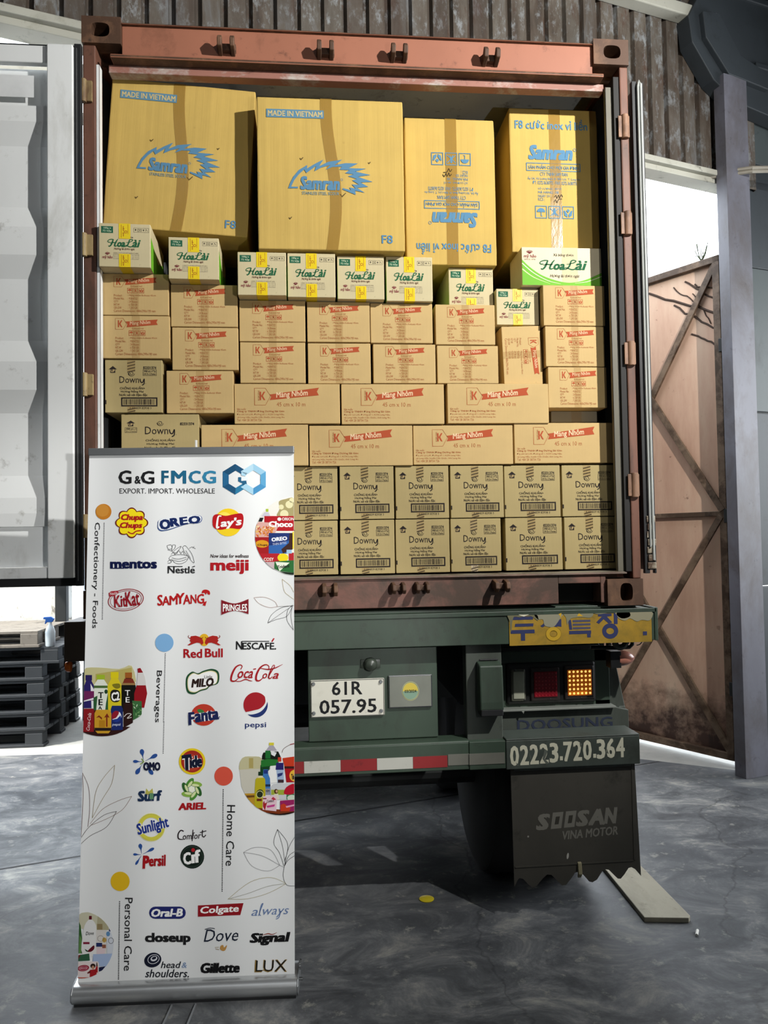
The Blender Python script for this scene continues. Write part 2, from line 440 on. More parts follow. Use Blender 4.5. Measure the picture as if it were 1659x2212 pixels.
while s < 5.0:
    prof += [(s, 0), (s + .098, 0), (s + .108, .035), (s + .132, .035)]; s += .14
mb = MB(); n = len(prof)
vv = []
for x, y in prof: vv.append((x, y, 4.30 if x < 0 else 4.30 - .02 * x))
for x, y in prof: vv.append((x, y, 7.2))
mb.add(vv, [(i, i + 1, n + i + 1, n + i) for i in range(n - 1)])
o = mb.build('wall_back', cladding_material()); o.matrix_world = WM; tag(o, kind='structure')
sol = o.modifiers.new('thickness', 'SOLIDIFY'); sol.thickness = .006

PLATE = rusty('blue_grey_plate', '31373c', '23282b', .4, 3, (1, 1, .4), .55, .25, .1, '1d2022')
PLATE2 = rusty('green_grey_plate', '495152', '313738', .4, 3, (1, 1, .4), .55, .25, .1, '1d2022')
COLM = rusty('grey_column_paint', '6a6a74', '4b4544', .42, 4, (1, 1, .5), .5, .3, .1, '2b2728', .14)
CREAM = rusty('cream_lintel_paint', 'b5b4a8', '8b8878', .35, 4, (1, 1, 1), .5, .12, .05)
def wall_piece(mb, name, mats, bevel=0, nm_kind='structure'):
    o = mb.build(name, mats, None, bevel); o.matrix_world = WM; tag(o, kind=nm_kind); return o
# plates right of the gate column
mb = MB()
for k, (z0, z1, m) in enumerate(((0, 1.28, 0), (1.29, 2.55, 0), (2.56, 3.62, 1), (3.63, 4.40, 0), (4.41, 5.28, 1), (5.29, 7.2, 0))):
    mb.box(4.74, 9.5, .02 + .012 * (k % 2), .10, z0, z1, m)
wall_piece(mb, 'wall_right', [PLATE, PLATE2], .004)
mb = MB().box(-9, -.17, .0, .08, 0, 4.36)
wall_piece(mb, 'wall_gate', [PLATE2])
# gate column, haunch and beams
mb = MB().box(4.575, 4.785, -.155, -.06, 0, 4.9)
wall_piece(mb, 'trim_1', COLM, .002)
mb = MB().prism([(4.44, 5.50), (4.31, 5.27), (4.335, 5.09), (4.52, 4.86), (4.72, 4.74), (5.6, 4.62), (5.6, 5.6)], 'y', -.12, .0)
mb.prism([(4.40, 5.30), (4.55, 5.32), (4.74, 5.06), (5.0, 4.98), (5.0, 4.86), (4.62, 4.90), (4.42, 5.12)], 'y', -.16, -.115)
mb.box(4.9, 6.4, -.14, -.05, 5.02, 5.06).box(4.7, 6.4, -.14, -.05, 5.50, 5.54)
wall_piece(mb, 'trim_2', PLATE, .006)
def sloped(mb, x0, x1, za0, za1, zb0, zb1, y0, y1, mi=0):
    return mb.add([(x0, y0, za0), (x1, y0, zb0), (x1, y1, zb0), (x0, y1, za0), (x0, y0, za1), (x1, y0, zb1), (x1, y1, zb1), (x0, y1, za1)],
                  [(0, 3, 2, 1), (4, 5, 6, 7), (0, 1, 5, 4), (1, 2, 6, 5), (2, 3, 7, 6), (3, 0, 4, 7)], mi)
mb = MB(); sloped(mb, -5, 4.76, 4.405, 4.45, 4.205, 4.245, -.07, .10); sloped(mb, -5, 4.76, 4.365, 4.405, 4.165, 4.205, -.035, .10)
wall_piece(mb, 'trim_3', CREAM, .006)
mb = MB().box(1.2, 4.37, -.10, .0, 5.29, 5.375)
wall_piece(mb, 'trim_4', CREAM, .008)
mb = MB().tube([(4.55, -.02, 4.235), (4.75, -.21, 4.225), (4.95, -.21, 4.26), (6.2, -.1, 4.26)], .014, 8).tube([(4.55, -.02, 4.21), (4.75, -.21, 4.20), (4.95, -.21, 4.235), (6.2, -.1, 4.235)], .012, 8)
wall_piece(mb, 'trim_5', rusty('cable_sheath', '8b8578', '5c564a', .3), 0)
# closed hall round the camera: roof, side and front walls
HALL = plain('hall_sheet', '6b6e70', .7)
tag(MB().prism([(-9, -9), (9, -9), (9, 3.65), (WA.x - 6 * WD.x, WA.y - 6 * WD.y), (-9, -1.1)], 'z', 7.2, 7.35).build('ceiling', HALL), kind='structure')
tag(MB().box(-9, 9, -9.15, -9, 0, 7.2).build('wall_front', HALL), kind='structure')
tag(MB().box(9, 9.15, -9, 4, 0, 7.2).build('wall_side', HALL), kind='structure')
tag(MB().box(-9.15, -9, -9, -1, 0, 7.2).build('wall_left', HALL), kind='structure')

# the yard outside the gate
PLASTER = NT('peeling_plaster')
c_ = PLASTER.ramp(PLASTER.noise(4.5, 7, .68, None, .6), [(.42, C('e0ddd6')), (.56, C('d2cec4')), (.60, C('8b867c')), (.72, C('6d685f'))])
PLASTER.bump(PLASTER.noise(6, 6), .4, .02); PLASTER = PLASTER.set(c_, .85, 0.0)
tag(MB().box(-9, -2.62, 4.3, 4.5, 0, 3.4).build('wall_yard', PLASTER), kind='structure')
tag(MB().box(-2.63, -2.53, 4.02, 4.1, 0, 2.2).build('trim_6', DARKST, bevel=.004), kind='structure')
tag(MB().box(-2.45, -1.3, 4.28, 4.34, .45, 1.9, 0).box(-2.45, -1.3, 4.24, 4.38, 0, .45, 1).build('wall_sheet', [rusty('pale_blue_sheet', 'b9c8da', '93a3b5', .3, 3, (1, 1, .4), .5, .1, .05, '7a8797'), rusty('sheet_plinth', '8f99a3', '6c747c', .35, 4)]), kind='structure')
mb = MB().box(-5.2, -1.2, 1.55, 1.63, 4.62, 4.70).box(-5.2, -1.2, 2.3, 2.38, 4.75, 4.80)
o = mb.build('trim_7', CREAM); tag(o, kind='structure')

# ------------------------------------------------------------------ cartons
DIM = {'big': (.648, .685, .42), 'bign': (.43, .71, .64), 'flip': (.43, .71, .64), 'h': (.213, .182, .37), 's': (.37, .181, .215), 'm': (.288, .186, .47),
       'mt': (.195, .288, .47), 'l': (.468, .182, .285), 'd': (.246, .238, .33), 'dl': (.332, .232, .25), 'f': (.227, .066, .3)}
BODY = {'big': K_BIG, 'bign': K_BIG, 'flip': K_BIG, 'h': K_H, 's': K_S, 'm': K_M, 'mt': K_M, 'l': K_M, 'd': K_D, 'dl': K_D, 'f': K_F}
BULGE = {'big': .003, 'bign': .0025, 'flip': .0025}
def face_y(kind, x, z):
    w, h, d = DIM[kind]; b = BULGE.get(kind, 0)
    if not b: return 0.0
    u, v = 2 * x / w, 2 * z / h - 1
    return -b * (1 - u * u) * (1 - v * v)
def carton_body(kind):
    w, h, d = DIM[kind]; e = .005 if kind in ('big', 'bign', 'flip') else .0025
    if kind not in BULGE:
        mb = MB().box(-w / 2, w / 2, 0, d, 0, h)
        return mb.mesh('carton_body', (0, 0, 0), e, False, 2)
    bm = bmesh.new(); bmesh.ops.create_cube(bm, size=1)
    for v in bm.verts: v.co = Vector((v.co.x * w, (v.co.y + .5) * d, (v.co.z + .5) * h))
    bmesh.ops.bevel(bm, geom=bm.edges[:], offset=e, segments=2, affect='EDGES', profile=.5)
    fr = [f for f in bm.faces if f.normal.y < -.9]
    bmesh.ops.subdivide_edges(bm, edges=list({q for f in fr for q in f.edges}), cuts=22, use_grid_fill=True)
    for v in bm.verts:
        if abs(v.co.y) < 1e-5: v.co.y += face_y(kind, v.co.x, v.co.z)
        v.co.x += .002 * math.sin(v.co.z * 23 + v.co.y * 9) * (1 if v.co.x > 0 else .6)
    me = bpy.data.meshes.new('carton_body'); bm.to_mesh(me); bm.free(); return me
def face_art(kind, x0, y0, x1, y1, rot=0):
    """artboard (x0,y0)-(x1,y1) = the whole front face; rot 180 or 90 turns the printing"""
    w, h, d = DIM[kind]
    def place(x, y, lay):
        u, v = (x - x0) / (x1 - x0), (y - y0) / (y1 - y0)
        if rot == 180: u, v = 1 - u, 1 - v
        if rot == 90: u, v = 1 - v, u
        X, Z = (u - .5) * w, (1 - v) * h
        return Vector((X, face_y(kind, X, Z) - (.0022 if kind in BULGE else .0007) - lay * .00025, Z))
    return Art(place, .8)

def hoa_lai(a, x0, y0, x1, y1, col='1d5b3a', lay=1):
    """heavy brush-script wordmark in a box"""
    w, h = x1 - x0, y1 - y0
    def P(pts): return [(x0 + p[0] * w / 100, y0 + p[1] * h / 100) for p in pts]
    def B(pts, ws): a.line(P(pts), [q * h / 100 for q in ws], col, lay, False, 6)
    B([(8, 42), (3, 44), (0, 34), (3, 18), (10, 9), (17, 9)], [7, 10, 9, 9, 10, 8])
    B([(17, 8), (14, 40), (10, 75), (5, 92), (2, 84)], [12, 17, 17, 13, 8])
    B([(31, 4), (26, 30), (22, 62), (21, 84), (25, 88), (29, 78)], [8, 14, 17, 16, 11, 6])
    B([(7, 54), (15, 46), (23, 48), (27, 42)], [6, 10, 10, 6])
    a.text('oa', x0 + .285 * w, y0 + .38 * h, x0 + .52 * w, y0 + .97 * h, col, lay, .045, .3)
    B([(56, 42), (63, 38), (72, 26), (76, 11), (71, 3), (66, 12), (64, 38), (61, 66), (56, 86)], [5, 7, 9, 10, 10, 12, 15, 15, 10])
    B([(56, 88), (50, 90), (50, 80), (56, 76), (62, 86), (68, 92), (74, 86), (77, 74)], [9, 8, 8, 9, 11, 12, 10, 5])
    a.text('ài', x0 + .735 * w, y0 + .05 * h, x0 + 1.0 * w, y0 + .96 * h, col, lay, .035, .3)

def lotus(a, cx, cy, r, col, lay=1):
    for dx, rx, ry, rot in ((0, .34, .75, 0), (-.45, .30, .65, -28), (.45, .30, .65, 28), (-.85, .26, .5, -58), (.85, .26, .5, 58)):
        a.ring(cx + dx * r, cy - ry * .1 * r, rx * r, ry * r, r * .16, col, lay, rot, 14)
def k_letter(a, x0, y0, x1, y1, col, lay=1):
    w, h = x1 - x0, y1 - y0
    a.rect(x0, y0, x0 + .26 * w, y1, col, lay)
    a.poly([(x0 + .26 * w, y0 + .5 * h), (x0 + .72 * w, y0), (x1, y0), (x0 + .58 * w, y0 + .5 * h)], col, lay)
    a.poly([(x0 + .26 * w, y0 + .5 * h), (x0 + .58 * w, y0 + .5 * h), (x1, y1), (x0 + .72 * w, y1)], col, lay)

def icon_marks(a, xs, y0, y1, w, col, lay=1, lw=2):
    h = y1 - y0
    for k, x in enumerate(xs):
        a.frame_rect(x, y0, x + w, y1, lw, col, lay); cx = x + w / 2
        if k == 0:      # umbrella
            a.poly([(x + w * .15, y0 + h * .5)] + [(cx + w * .35 * math.cos(t), y0 + h * .5 - h * .32 * math.sin(t)) for t in [math.pi * (1 - q / 8) for q in range(9)]], col, lay)
            a.line([(cx, y0 + h * .45), (cx, y0 + h * .82), (cx + w * .12, y0 + h * .82)], lw, col, lay)
        elif k == 1:    # no stepping
            a.ell(cx, y0 + h * .27, w * .1, h * .1, col, lay, 0, 10)
            a.poly([(cx - w * .1, y0 + h * .36), (cx + w * .1, y0 + h * .36), (cx + w * .16, y0 + h * .85), (cx, y0 + h * .62), (cx - w * .16, y0 + h * .85)], col, lay)
            a.line([(x + w * .15, y0 + h * .2), (x + w * .85, y0 + h * .8)], lw, col, lay); a.line([(x + w * .85, y0 + h * .2), (x + w * .15, y0 + h * .8)], lw, col, lay)
        else:           # two hands round a parcel
            a.poly([(cx, y0 + h * .2), (cx + w * .16, y0 + h * .36), (cx, y0 + h * .52), (cx - w * .16, y0 + h * .36)], col, lay)
            a.poly([(x + w * .12, y0 + h * .35), (x + w * .24, y0 + h * .35), (cx - w * .04, y0 + h * .66), (cx - w * .06, y0 + h * .88), (x + w * .2, y0 + h * .75)], col, lay)
            a.poly([(x + w * .88, y0 + h * .35), (x + w * .76, y0 + h * .35), (cx + w * .04, y0 + h * .66), (cx + w * .06, y0 + h * .88), (x + w * .8, y0 + h * .75)], col, lay)

BLUE = '54809f'
def art_big(kind):
    a = face_art(kind, 1113, 410, 1738, 1100)
    a.rect(1153, 465, 1397, 503, '5a8299', 0); a.text('MADE IN VIETNAM', 1160, 472, 1391, 497, 'c9b27a', 1, .025)
    a.text('F8', 1638, 1028, 1686, 1066, BLUE, 0, .015)
    # saw-toothed crest, drawn on its own board
    a.frame(1218, 669, .2411)
    top = [(85, 605), (120, 520), (190, 390), (300, 265), (450, 180), (445, 245), (590, 160), (745, 85), (660, 210), (830, 130), (1080, 98), (930, 200), (1130, 165), (1350, 178), (1180, 262), (1490, 280), (1290, 330), (1560, 400), (1330, 430), (1590, 532), (1370, 540), (1505, 625), (1300, 640), (1435, 735), (1265, 690), (1270, 770), (1040, 660)]
    bot = [(1050, 635), (1190, 678), (1165, 628), (1275, 650), (1215, 572), (1345, 580), (1225, 495), (1310, 470), (1160, 415), (1260, 380), (1110, 355), (1190, 300), (1015, 285), (1060, 232), (900, 230), (770, 280), (860, 190), (700, 235), (570, 300), (605, 205), (425, 330), (392, 262), (290, 350), (200, 460), (140, 575), (255, 580), (258, 610)]
    ca, sa = math.cos(.061), math.sin(.061)
    a.poly([(800 + (x - 800) * ca + (y - 400) * sa, 400 - (x - 800) * sa + (y - 400) * ca) for x, y in top + bot], BLUE, 0)
    a.fr = (0, 0, 1)
    a.text('Samran', 1293, 768, 1462, 830, BLUE, 1, .06, .12)
    a.text('STAINLESS STEEL SCOUR', 1300, 838, 1458, 852, '6f8f98', 0, .01)
    a.ring(1470, 780, 5, 5, 1.2, BLUE, 0, 0, 10)
    for k, (x, y, r) in enumerate(((1475, 852, 12), (1300, 690, 7), (1590, 700, 5), (1250, 960, 6))): a.line([(x - r, y - r * .5), (x - r * .3, y + r * .4), (x + r, y - r)], 3, '5d4a28', 0)
    return a
def art_narrow(kind):
    a = face_art(kind, 540, 465, 930, 1065, 180 if kind == 'flip' else 0)
    a.text('F8 cước inox vỉ liền', 563, 506, 887, 552, BLUE, 0, .02)
    a.text('Samran', 620, 618, 818, 680, BLUE, 0, .065, .22); a.ring(827, 635, 6, 6, 1.6, BLUE, 0, 0, 12)
    a.frame_rect(610, 693, 851, 727, 3, BLUE, 0); a.text('SẢN PHẨM CHO MỌI GIA ĐÌNH', 619, 698, 843, 722, BLUE, 0, .01)
    a.text('CTY TNHH SAM RAN', 670, 732, 793, 747, BLUE, 0); a.text('Ấp 5A, Xã Lương Bình, H. Bến Lức, T. Long An', 615, 749, 848, 766, BLUE, 0)
    a.text('ĐT: 0272-3638772 - FAX: 0272-3638773', 637, 768, 832, 783, BLUE, 0)
    for k, sx in enumerate(('SỐ LƯỢNG : 80 VỈ', 'MÃ HÀNG : F8', 'NGÀY SX :', 'KCS :')): a.text(sx, 660, 793 + k * 15, 660 + (104, 90, 58, 28)[k], 806 + k * 15, BLUE, 0)
    icon_marks(a, (645, 704, 765), 872, 924, 52, BLUE, 0, 3)
    a.line([(730, 836), (738, 828), (742, 840), (750, 826), (754, 838), (762, 824), (768, 834)], 2.6, '2b2418', 0, False, 4)
    a.line([(728, 856), (736, 846), (742, 858), (750, 844), (766, 842)], 2.6, '2b2418', 0, False, 4)
    return a
RED, BRN = 'a94c2c', 'a5663c'
def art_m(kind):
    a = face_art(kind, 1040, 855, 1473, 1130, 90 if kind == 'mt' else 0)
    a.line([(1127, 872), (1176, 872), (1198, 907), (1176, 943), (1127, 943)], 2, BRN, 0, True); k_letter(a, 1143, 885, 1171, 930, RED, 0)
    a.poly([(1192, 893), (1397, 878), (1388, 896), (1397, 912), (1198, 930), (1204, 910)], RED, 0)
    a.text('Màng Nhôm', 1218, 888, 1350, 918, 'dcb893', 1, .02, .15, -4)
    a.text('Kokusai foil', 1232, 932, 1305, 942, BRN, 0)
    icon_marks(a, (1212, 1248, 1286), 950, 984, 31, RED, 0, 2.2)
    for k, (p, q, ww) in enumerate((('Product', ': Màng nhôm Kokusai 45cm', 178), ('Model No.', ': 9304732', 62), ('QTY', ': 24 Boxes', 62), ('NT.W', ': 6.720 GR', 62), ('GR.GW', ': 7.245 GR', 62))):
        y = 992 + k * 20.5; a.text(p, 1127, y, 1127 + (52, 66, 28, 36, 48)[k], y + 15, BRN, 0); a.text(q, 1214, y, 1214 + ww, y + 15, BRN, 0)
    a.text('Carton Dimensions: 480x290x190 mm', 1127, 1094, 1390, 1110, BRN, 0)
    return a
def art_l(kind):
    a = face_art(kind, 95, 802, 672, 1025)
    a.line([(205, 826), (264, 826), (292, 870), (264, 921), (205, 921)], 2.2, BRN, 0, True); k_letter(a, 233, 846, 263, 893, RED, 0)
    a.text('KOKUSAI', 201, 863, 255, 872, BRN, 0, .01, 0, -90)
    a.poly([(286, 862), (558, 823), (546, 845), (556, 866), (287, 893), (296, 874)], RED, 0)
    a.text('Màng Nhôm', 322, 842, 496, 883, 'e3c6a0', 1, .02, .12, -4.5)
    a.text('45 cm x 10 m', 325, 905, 482, 928, BRN, 0)
    for k, (sx, x1, bd) in enumerate((('Sản xuất:', 158, 0), ('Công ty TNHH Đông Dương Sài Gòn', 366, .025), ('Địa chỉ: Lô L.05, Đường số 1, KCN Long Hậu,', 366, 0), ('xã Long Hậu, huyện Cần Giuộc, tỉnh Long An.', 368, 0), ('Tel: +84 28 38734 726', 242, 0))):
        y = (935, 950, 966, 982, 998)[k]; a.text(sx, 109, y, x1, y + 13, BRN, 0, bd)
    return a
def art_h(kind):
    a = face_art(kind, 1022, 260, 1345, 530)
    a.rect(1037, 280, 1111, 321, '1e5a41', 0); a.text('100g x', 1052, 285, 1098, 299, 'b9c7a8', 1, .02); a.text('72 hộp', 1046, 302, 1102, 317, 'b9c7a8', 1, .02)
    a.frame_rect(1240, 285, 1336, 312, 1.4, '5d5747', 0)
    a.ell(1252, 297, 4, 6, '4a4438', 0); a.frame_rect(1264, 291, 1276, 306, 2, '5d5747', 0); a.frame_rect(1280, 291, 1290, 306, 2, '5d5747', 0); a.poly([(1296, 294), (1308, 294), (1302, 306)], '4a4438', 0); a.line([(1314, 306), (1318, 292), (1328, 304)], 2, '5d5747', 0)
    a.text('Xà bông thơm', 1144, 338, 1236, 354, '4b3a2a', 0, .02, .25)
    hoa_lai(a, 1078, 356, 1284, 408)
    a.text('Hương lài thơm ngát', 1117, 411, 1246, 428, '5a3126', 0, .02, .25)
    lotus(a, 1076, 449, 11, '7c2f38'); a.text('mỹ hảo', 1043, 460, 1108, 484, '7c2f38', 0, .03, .1)
    a.text('CÔNG TY CP HÓA MỸ PHẨM MỸ HẢO', 1112, 437, 1270, 446, '6b6250', 0)
    a.frame_rect(1112, 450, 1272, 482, 1, '8b836e', 0)
    for k in range(3): a.text('Số lượng - ngày sản xuất - hạn dùng', 1116, 453 + k * 9.5, 1266, 460 + k * 9.5, '8b836e', 0)
    return a
def art_s(kind):
    a = face_art(kind, 1105, 38, 1552, 250)
    lotus(a, 1149, 66, 13, '7c2f38'); a.text('mỹ hảo', 1116, 78, 1186, 101, '7c2f38', 0, .03, .1); a.text('SINCE 1978', 1119, 103, 1180, 110, '6b6250', 0)
    a.text('Xà bông thơm', 1280, 72, 1395, 91, '3d3226', 0, .02, .25)
    hoa_lai(a, 1205, 106, 1472, 165)
    a.text('Hương lài thơm ngát', 1260, 188, 1426, 209, '3d3226', 0, .02, .25)
    edge = smooth_pts([(1106, 108), (1150, 150), (1220, 196), (1310, 226), (1380, 233), (1460, 216), (1551, 176)], 5)
    a.poly(edge + [(1551, 249), (1106, 249)], '6fae3c', 0)
    a.line([(1106, 128), (1170, 182), (1250, 224), (1320, 240)], [5, 4, 3, 1], 'e8e2c8', 1, False, 5); a.line([(1106, 160), (1170, 206), (1260, 240)], [6, 4, 1], 'cfe2a4', 1, False, 5)
    a.line([(1400, 236), (1470, 226), (1551, 196)], [1, 3, 4], 'e8e2c8', 1, False, 5)
    a.rect(1330, 38, 1418, 250, 'c9bb96', -1)
    return a
def up_house(a, x0, y0, x1, y1, col, paper):
    w, h = x1 - x0, y1 - y0
    a.poly([(x0 + w / 2, y0), (x1, y0 + .48 * h), (x0 + .8 * w, y0 + .48 * h), (x0 + .8 * w, y1), (x0 + .2 * w, y1), (x0 + .2 * w, y0 + .48 * h), (x0, y0 + .48 * h)], col, 0)
    a.text('UP', x0 + .27 * w, y0 + .5 * h, x0 + .74 * w, y0 + .9 * h, paper, 1, .03)
def spiral(a, cx, cy, r, col):
    a.line([(cx + r * (1 - t / 26) * math.cos(t * .55) * 1.1, cy + r * (1 - t / 26) * math.sin(t * .55)) for t in range(20)], r * .16, col, 0, False, 3)
    a.line([(cx - r * .1, cy + r * .9), (cx - r * .9, cy + r * .5), (cx - r * 1.1, cy - r * .2)], r * .16, col, 0, False, 4)
def downy(a, x0, y0, x1, y1, col):
    w, h = x1 - x0, y1 - y0
    a.text('Down', x0, y0, x0 + .76 * w, y0 + .76 * h, col, 0, -.005)
    a.line([(x0 + .80 * w, y0 + .28 * h), (x0 + .83 * w, y0 + .62 * h), (x0 + .90 * w, y0 + .70 * h), (x0 + .96 * w, y0 + .30 * h)], h * .11, col, 0, False, 5)
    a.line([(x0 + .965 * w, y0 + .27 * h), (x0 + .97 * w, y0 + .6 * h), (x0 + .95 * w, y0 + .88 * h), (x0 + .88 * w, y0 + 1.0 * h)], h * .11, col, 0, False, 5)
    a.ell(x1 + .02 * w, y0 + .8 * h, .012 * w, .03 * h, col, 0, 0, 8)
INK_D = '241d1b'
def barcode(a, x0, y0, x1, y1, col, paper):
    a.frame_rect(x0, y0, x1, y1, (y1 - y0) * .14, col, 0)
    rnd = random.Random(5); x = x0 + (x1 - x0) * .07
    while x < x1 - (x1 - x0) * .08:
        ww = rnd.choice((1, 1, 2, 3)) * (x1 - x0) / 150; a.rect(x, y0 + (y1 - y0) * .2, x + ww, y1 - (y1 - y0) * .2, col, 0); x += ww + rnd.choice((1, 2, 2, 3)) * (x1 - x0) / 150
def art_d(kind):
    a = face_art(kind, 270, 57, 508, 289)
    up_house(a, 286, 84, 320, 114, INK_D, 'bfa573'); spiral(a, 380, 117, 12, INK_D)
    a.text('82331374', 429, 85, 484, 97, '3d362b', 0, .04); a.frame_rect(428, 99, 485, 126, 1.6, '4b4335', 0)
    a.text('4900 ml x 4 Tui', 432, 102, 481, 111, '4b4335', 0, .02); a.text('GW 20 x 12 Pouches', 432, 114, 481, 123, '4b4335', 0, .01)
    downy(a, 330, 129, 437, 168, INK_D)
    a.text('CHỐNG KHUẨN+', 332, 172, 436, 187, INK_D, 0, .02); a.text('Hương Nắng Mai', 336, 189, 430, 203, INK_D, 0, .015); a.text('Nước xả vải đậm đặc', 329, 205, 446, 219, INK_D, 0, .02)
    barcode(a, 337, 222, 488, 262, INK_D, 'bfa573'); a.text('8 934839 82938 3', 372, 265, 462, 274, INK_D, 0)
    a.rect(270, 234, 276, 252, INK_D, 0)
    for k in range(4):      # slanted print carried by the tape
        y = 64 + k * 13; a.poly([(364, y + 5), (396, y - 3), (396, y + 2), (364, y + 10)], '4d4331', 2)
    for k in range(2): y = 270 + k * 11; a.poly([(364, y + 5), (396, y - 3), (396, y + 2), (364, y + 10)], '4d4331', 2)
    return a
def art_dl(kind):
    a = face_art(kind, 250, 1330, 770, 1693)
    up_house(a, 285, 1373, 342, 1412, INK_D, 'bfa573'); a.frame_rect(275, 1420, 355, 1456, 2, '4b4335', 0)
    a.text('4900 ml x 4', 281, 1424, 350, 1436, '4b4335', 0, .02); a.text('20 x 12 Pouches', 281, 1440, 350, 1452, '4b4335', 0)
    spiral(a, 510, 1392, 19, INK_D); a.text('82331374', 643, 1387, 739, 1406, INK_D, 0, .04)
    downy(a, 408, 1415, 612, 1484, INK_D)
    a.text('CHỐNG KHUẨN+', 412, 1495, 611, 1516, INK_D, 0, .02); a.text('Hương Nắng Mai', 420, 1523, 602, 1543, INK_D, 0, .015); a.text('Nước xả vải đậm đặc', 405, 1551, 622, 1571, INK_D, 0, .02)
    barcode(a, 420, 1590, 620, 1650, INK_D, 'bfa573')
    return a
ARTS = {'big': art_big, 'bign': art_narrow, 'flip': art_narrow, 'm': art_m, 'mt': art_m, 'l': art_l, 'h': art_h, 's': art_s, 'd': art_d, 'dl': art_dl}

YTAPE = plain('yellow_printed_tape', 'e0c419', .3, 0, .05, 14)
def strip(kind, pts, ww, off=.0012):
    """a tape strip down the face along (x, z) points"""
    mb = MB(); vs_ = []
    for x, z in pts:
        for sx in (-1, 1): X = x + sx * ww / 2; vs_.append((X, face_y(kind, x, min(z, DIM[kind][1])) - off - (.0004 if kind in BULGE else 0), z))
    mb.add(vs_, [(2 * i, 2 * i + 1, 2 * i + 3, 2 * i + 2) for i in range(len(pts) - 1)]); return mb
def make_carton(kind):
    w, h, d = DIM[kind]
    root = bpy.data.objects.new({'f': 'flattened_carton', 's': 'soap_carton', 'h': 'soap_carton'}.get(kind, 'cardboard_carton'), None); COL.objects.link(root); root.empty_display_size = .05
    new_obj('carton_body', carton_body(kind), BODY[kind], root)
    if kind in ARTS: ARTS[kind](kind).build('printed_face', root)
    if kind in ('big',):
        strip(kind, [(.0 + .02 * math.sin(z * 5), z * h) for z in [k / 16 for k in range(17)]], .052).build('packing_tape', TAPE, root, org=(0, 0, 0))
    elif kind in ('bign', 'flip'):
        strip(kind, [(.005, z * h) for z in [k / 16 for k in range(17)]], .055).build('packing_tape', TAPE, root, org=(0, 0, 0))
    elif kind == 'm':
        strip(kind, [(.0, 0), (.003, h * .5), (0, h)], .034).build('packing_tape', TAPE_C, root, org=(0, 0, 0))
    elif kind == 'mt':
        mb = MB(); mb.add([(-w / 2, -.0012, .13), (w / 2, -.0012, .134), (w / 2, -.0012, .168), (-w / 2, -.0012, .164)], [(0, 1, 2, 3)]); mb.build('packing_tape', TAPE_C, root, org=(0, 0, 0))
    elif kind == 'd':
        mb = strip(kind, [(-.010, h * .775), (-.010, h)], .034); mb2 = strip(kind, [(-.010, 0), (-.010, h * .12)], .034)
        mb.add(mb2.v, [(0, 1, 3, 2)]); mb.build('packing_tape', TAPE_C, root, org=(0, 0, 0))
    elif kind == 'h':
        for z0, z1, ph in ((.118, .182, 0), (0.0, .055, 1)):
            mb = strip(kind, [(.0, z0), (.0, z1)], .048, .001)
            if ph: mb.add([(-.024, -.001, -.0008), (.024, -.001, -.0008), (.024, .12, -.0008), (-.024, .12, -.0008)], [(0, 1, 2, 3)])
            tp = mb.build('yellow_tape', YTAPE, root, org=(0, 0, 0))
            def pl(x, y, lay): return Vector((x / 1000, -.0014 - lay * .0002, y / 1000))
            b = Art(pl, .6); base = z0 * 1000
            hh = (z1 - z0) * 1000
            b.ring(5, base + hh * .45, 5, 5, 1.8, '9c3a1e', 0, 0, 12); b.text('mỹ hảo', -26, base + hh * .5 - 5, 16, base + hh * .5 + 4, '9c3a1e', 0, .02, 0, 90)
            b.line([(-14, base + hh * .08), (-14, base + hh * .92)], 1.4, '9c3a1e', 0); b.line([(14, base + hh * .3), (14, base + hh * .95)], 1.2, '9c3a1e', 0)
            b.build('tape_print', tp)
        mb = MB().add([(w / 2 + .0006, .012, 0), (w / 2 + .0006, d - .01, 0), (w / 2 + .0006, d - .01, h * .7), (w / 2 + .0006, .2, h * .45), (w / 2 + .0006, .012, h * .72)], [(0, 1, 2, 3, 4)])
        mb.build('side_print', ink('6fb52f'), root, org=(0, 0, 0))
    elif kind == 'f':
        strip(kind, [(.01, 0), (.01, h)], .05).build('packing_tape', TAPE_C, root, org=(0, 0, 0))
    return root
def dup(root):
    r = root.copy(); COL.objects.link(r)
    for ch in list(root.children):
        c = ch.copy(); COL.objects.link(c); c.parent = r
        for g in list(ch.children):
            q = g.copy(); COL.objects.link(q); q.parent = c
    return r
PROTO, USED = {}, set()
GROUPS = {'big': 'large mustard cartons in the top layer', 'bign': 'large mustard cartons in the top layer', 'flip': 'large mustard cartons in the top layer', 'h': 'small soap cartons with yellow tape', 'm': 'tan foil cartons set end-on', 'mt': 'tan foil cartons set end-on',
          'l': 'tan foil cartons set lengthwise', 'd': 'olive softener cartons with barcodes'}
def place(kind, xc, yf, z0, w, h, roll, label, yawz=0, group=True):
    if kind not in PROTO: PROTO[kind] = make_carton(kind); r = PROTO[kind]
    elif kind not in USED: r = PROTO[kind]
    else: r = dup(PROTO[kind])
    USED.add(kind)
    w0, h0, d0 = DIM[kind]; a = math.radians(roll)
    r.location = (xc - h / 2 * math.sin(a), yf, z0 + h / 2 - h / 2 * math.cos(a)); r.rotation_euler = (0, a, yawz); r.scale = (w / w0, 1, h / h0)
    tag(r, label, 'carton', GROUPS.get(kind) if group else None)
    return r
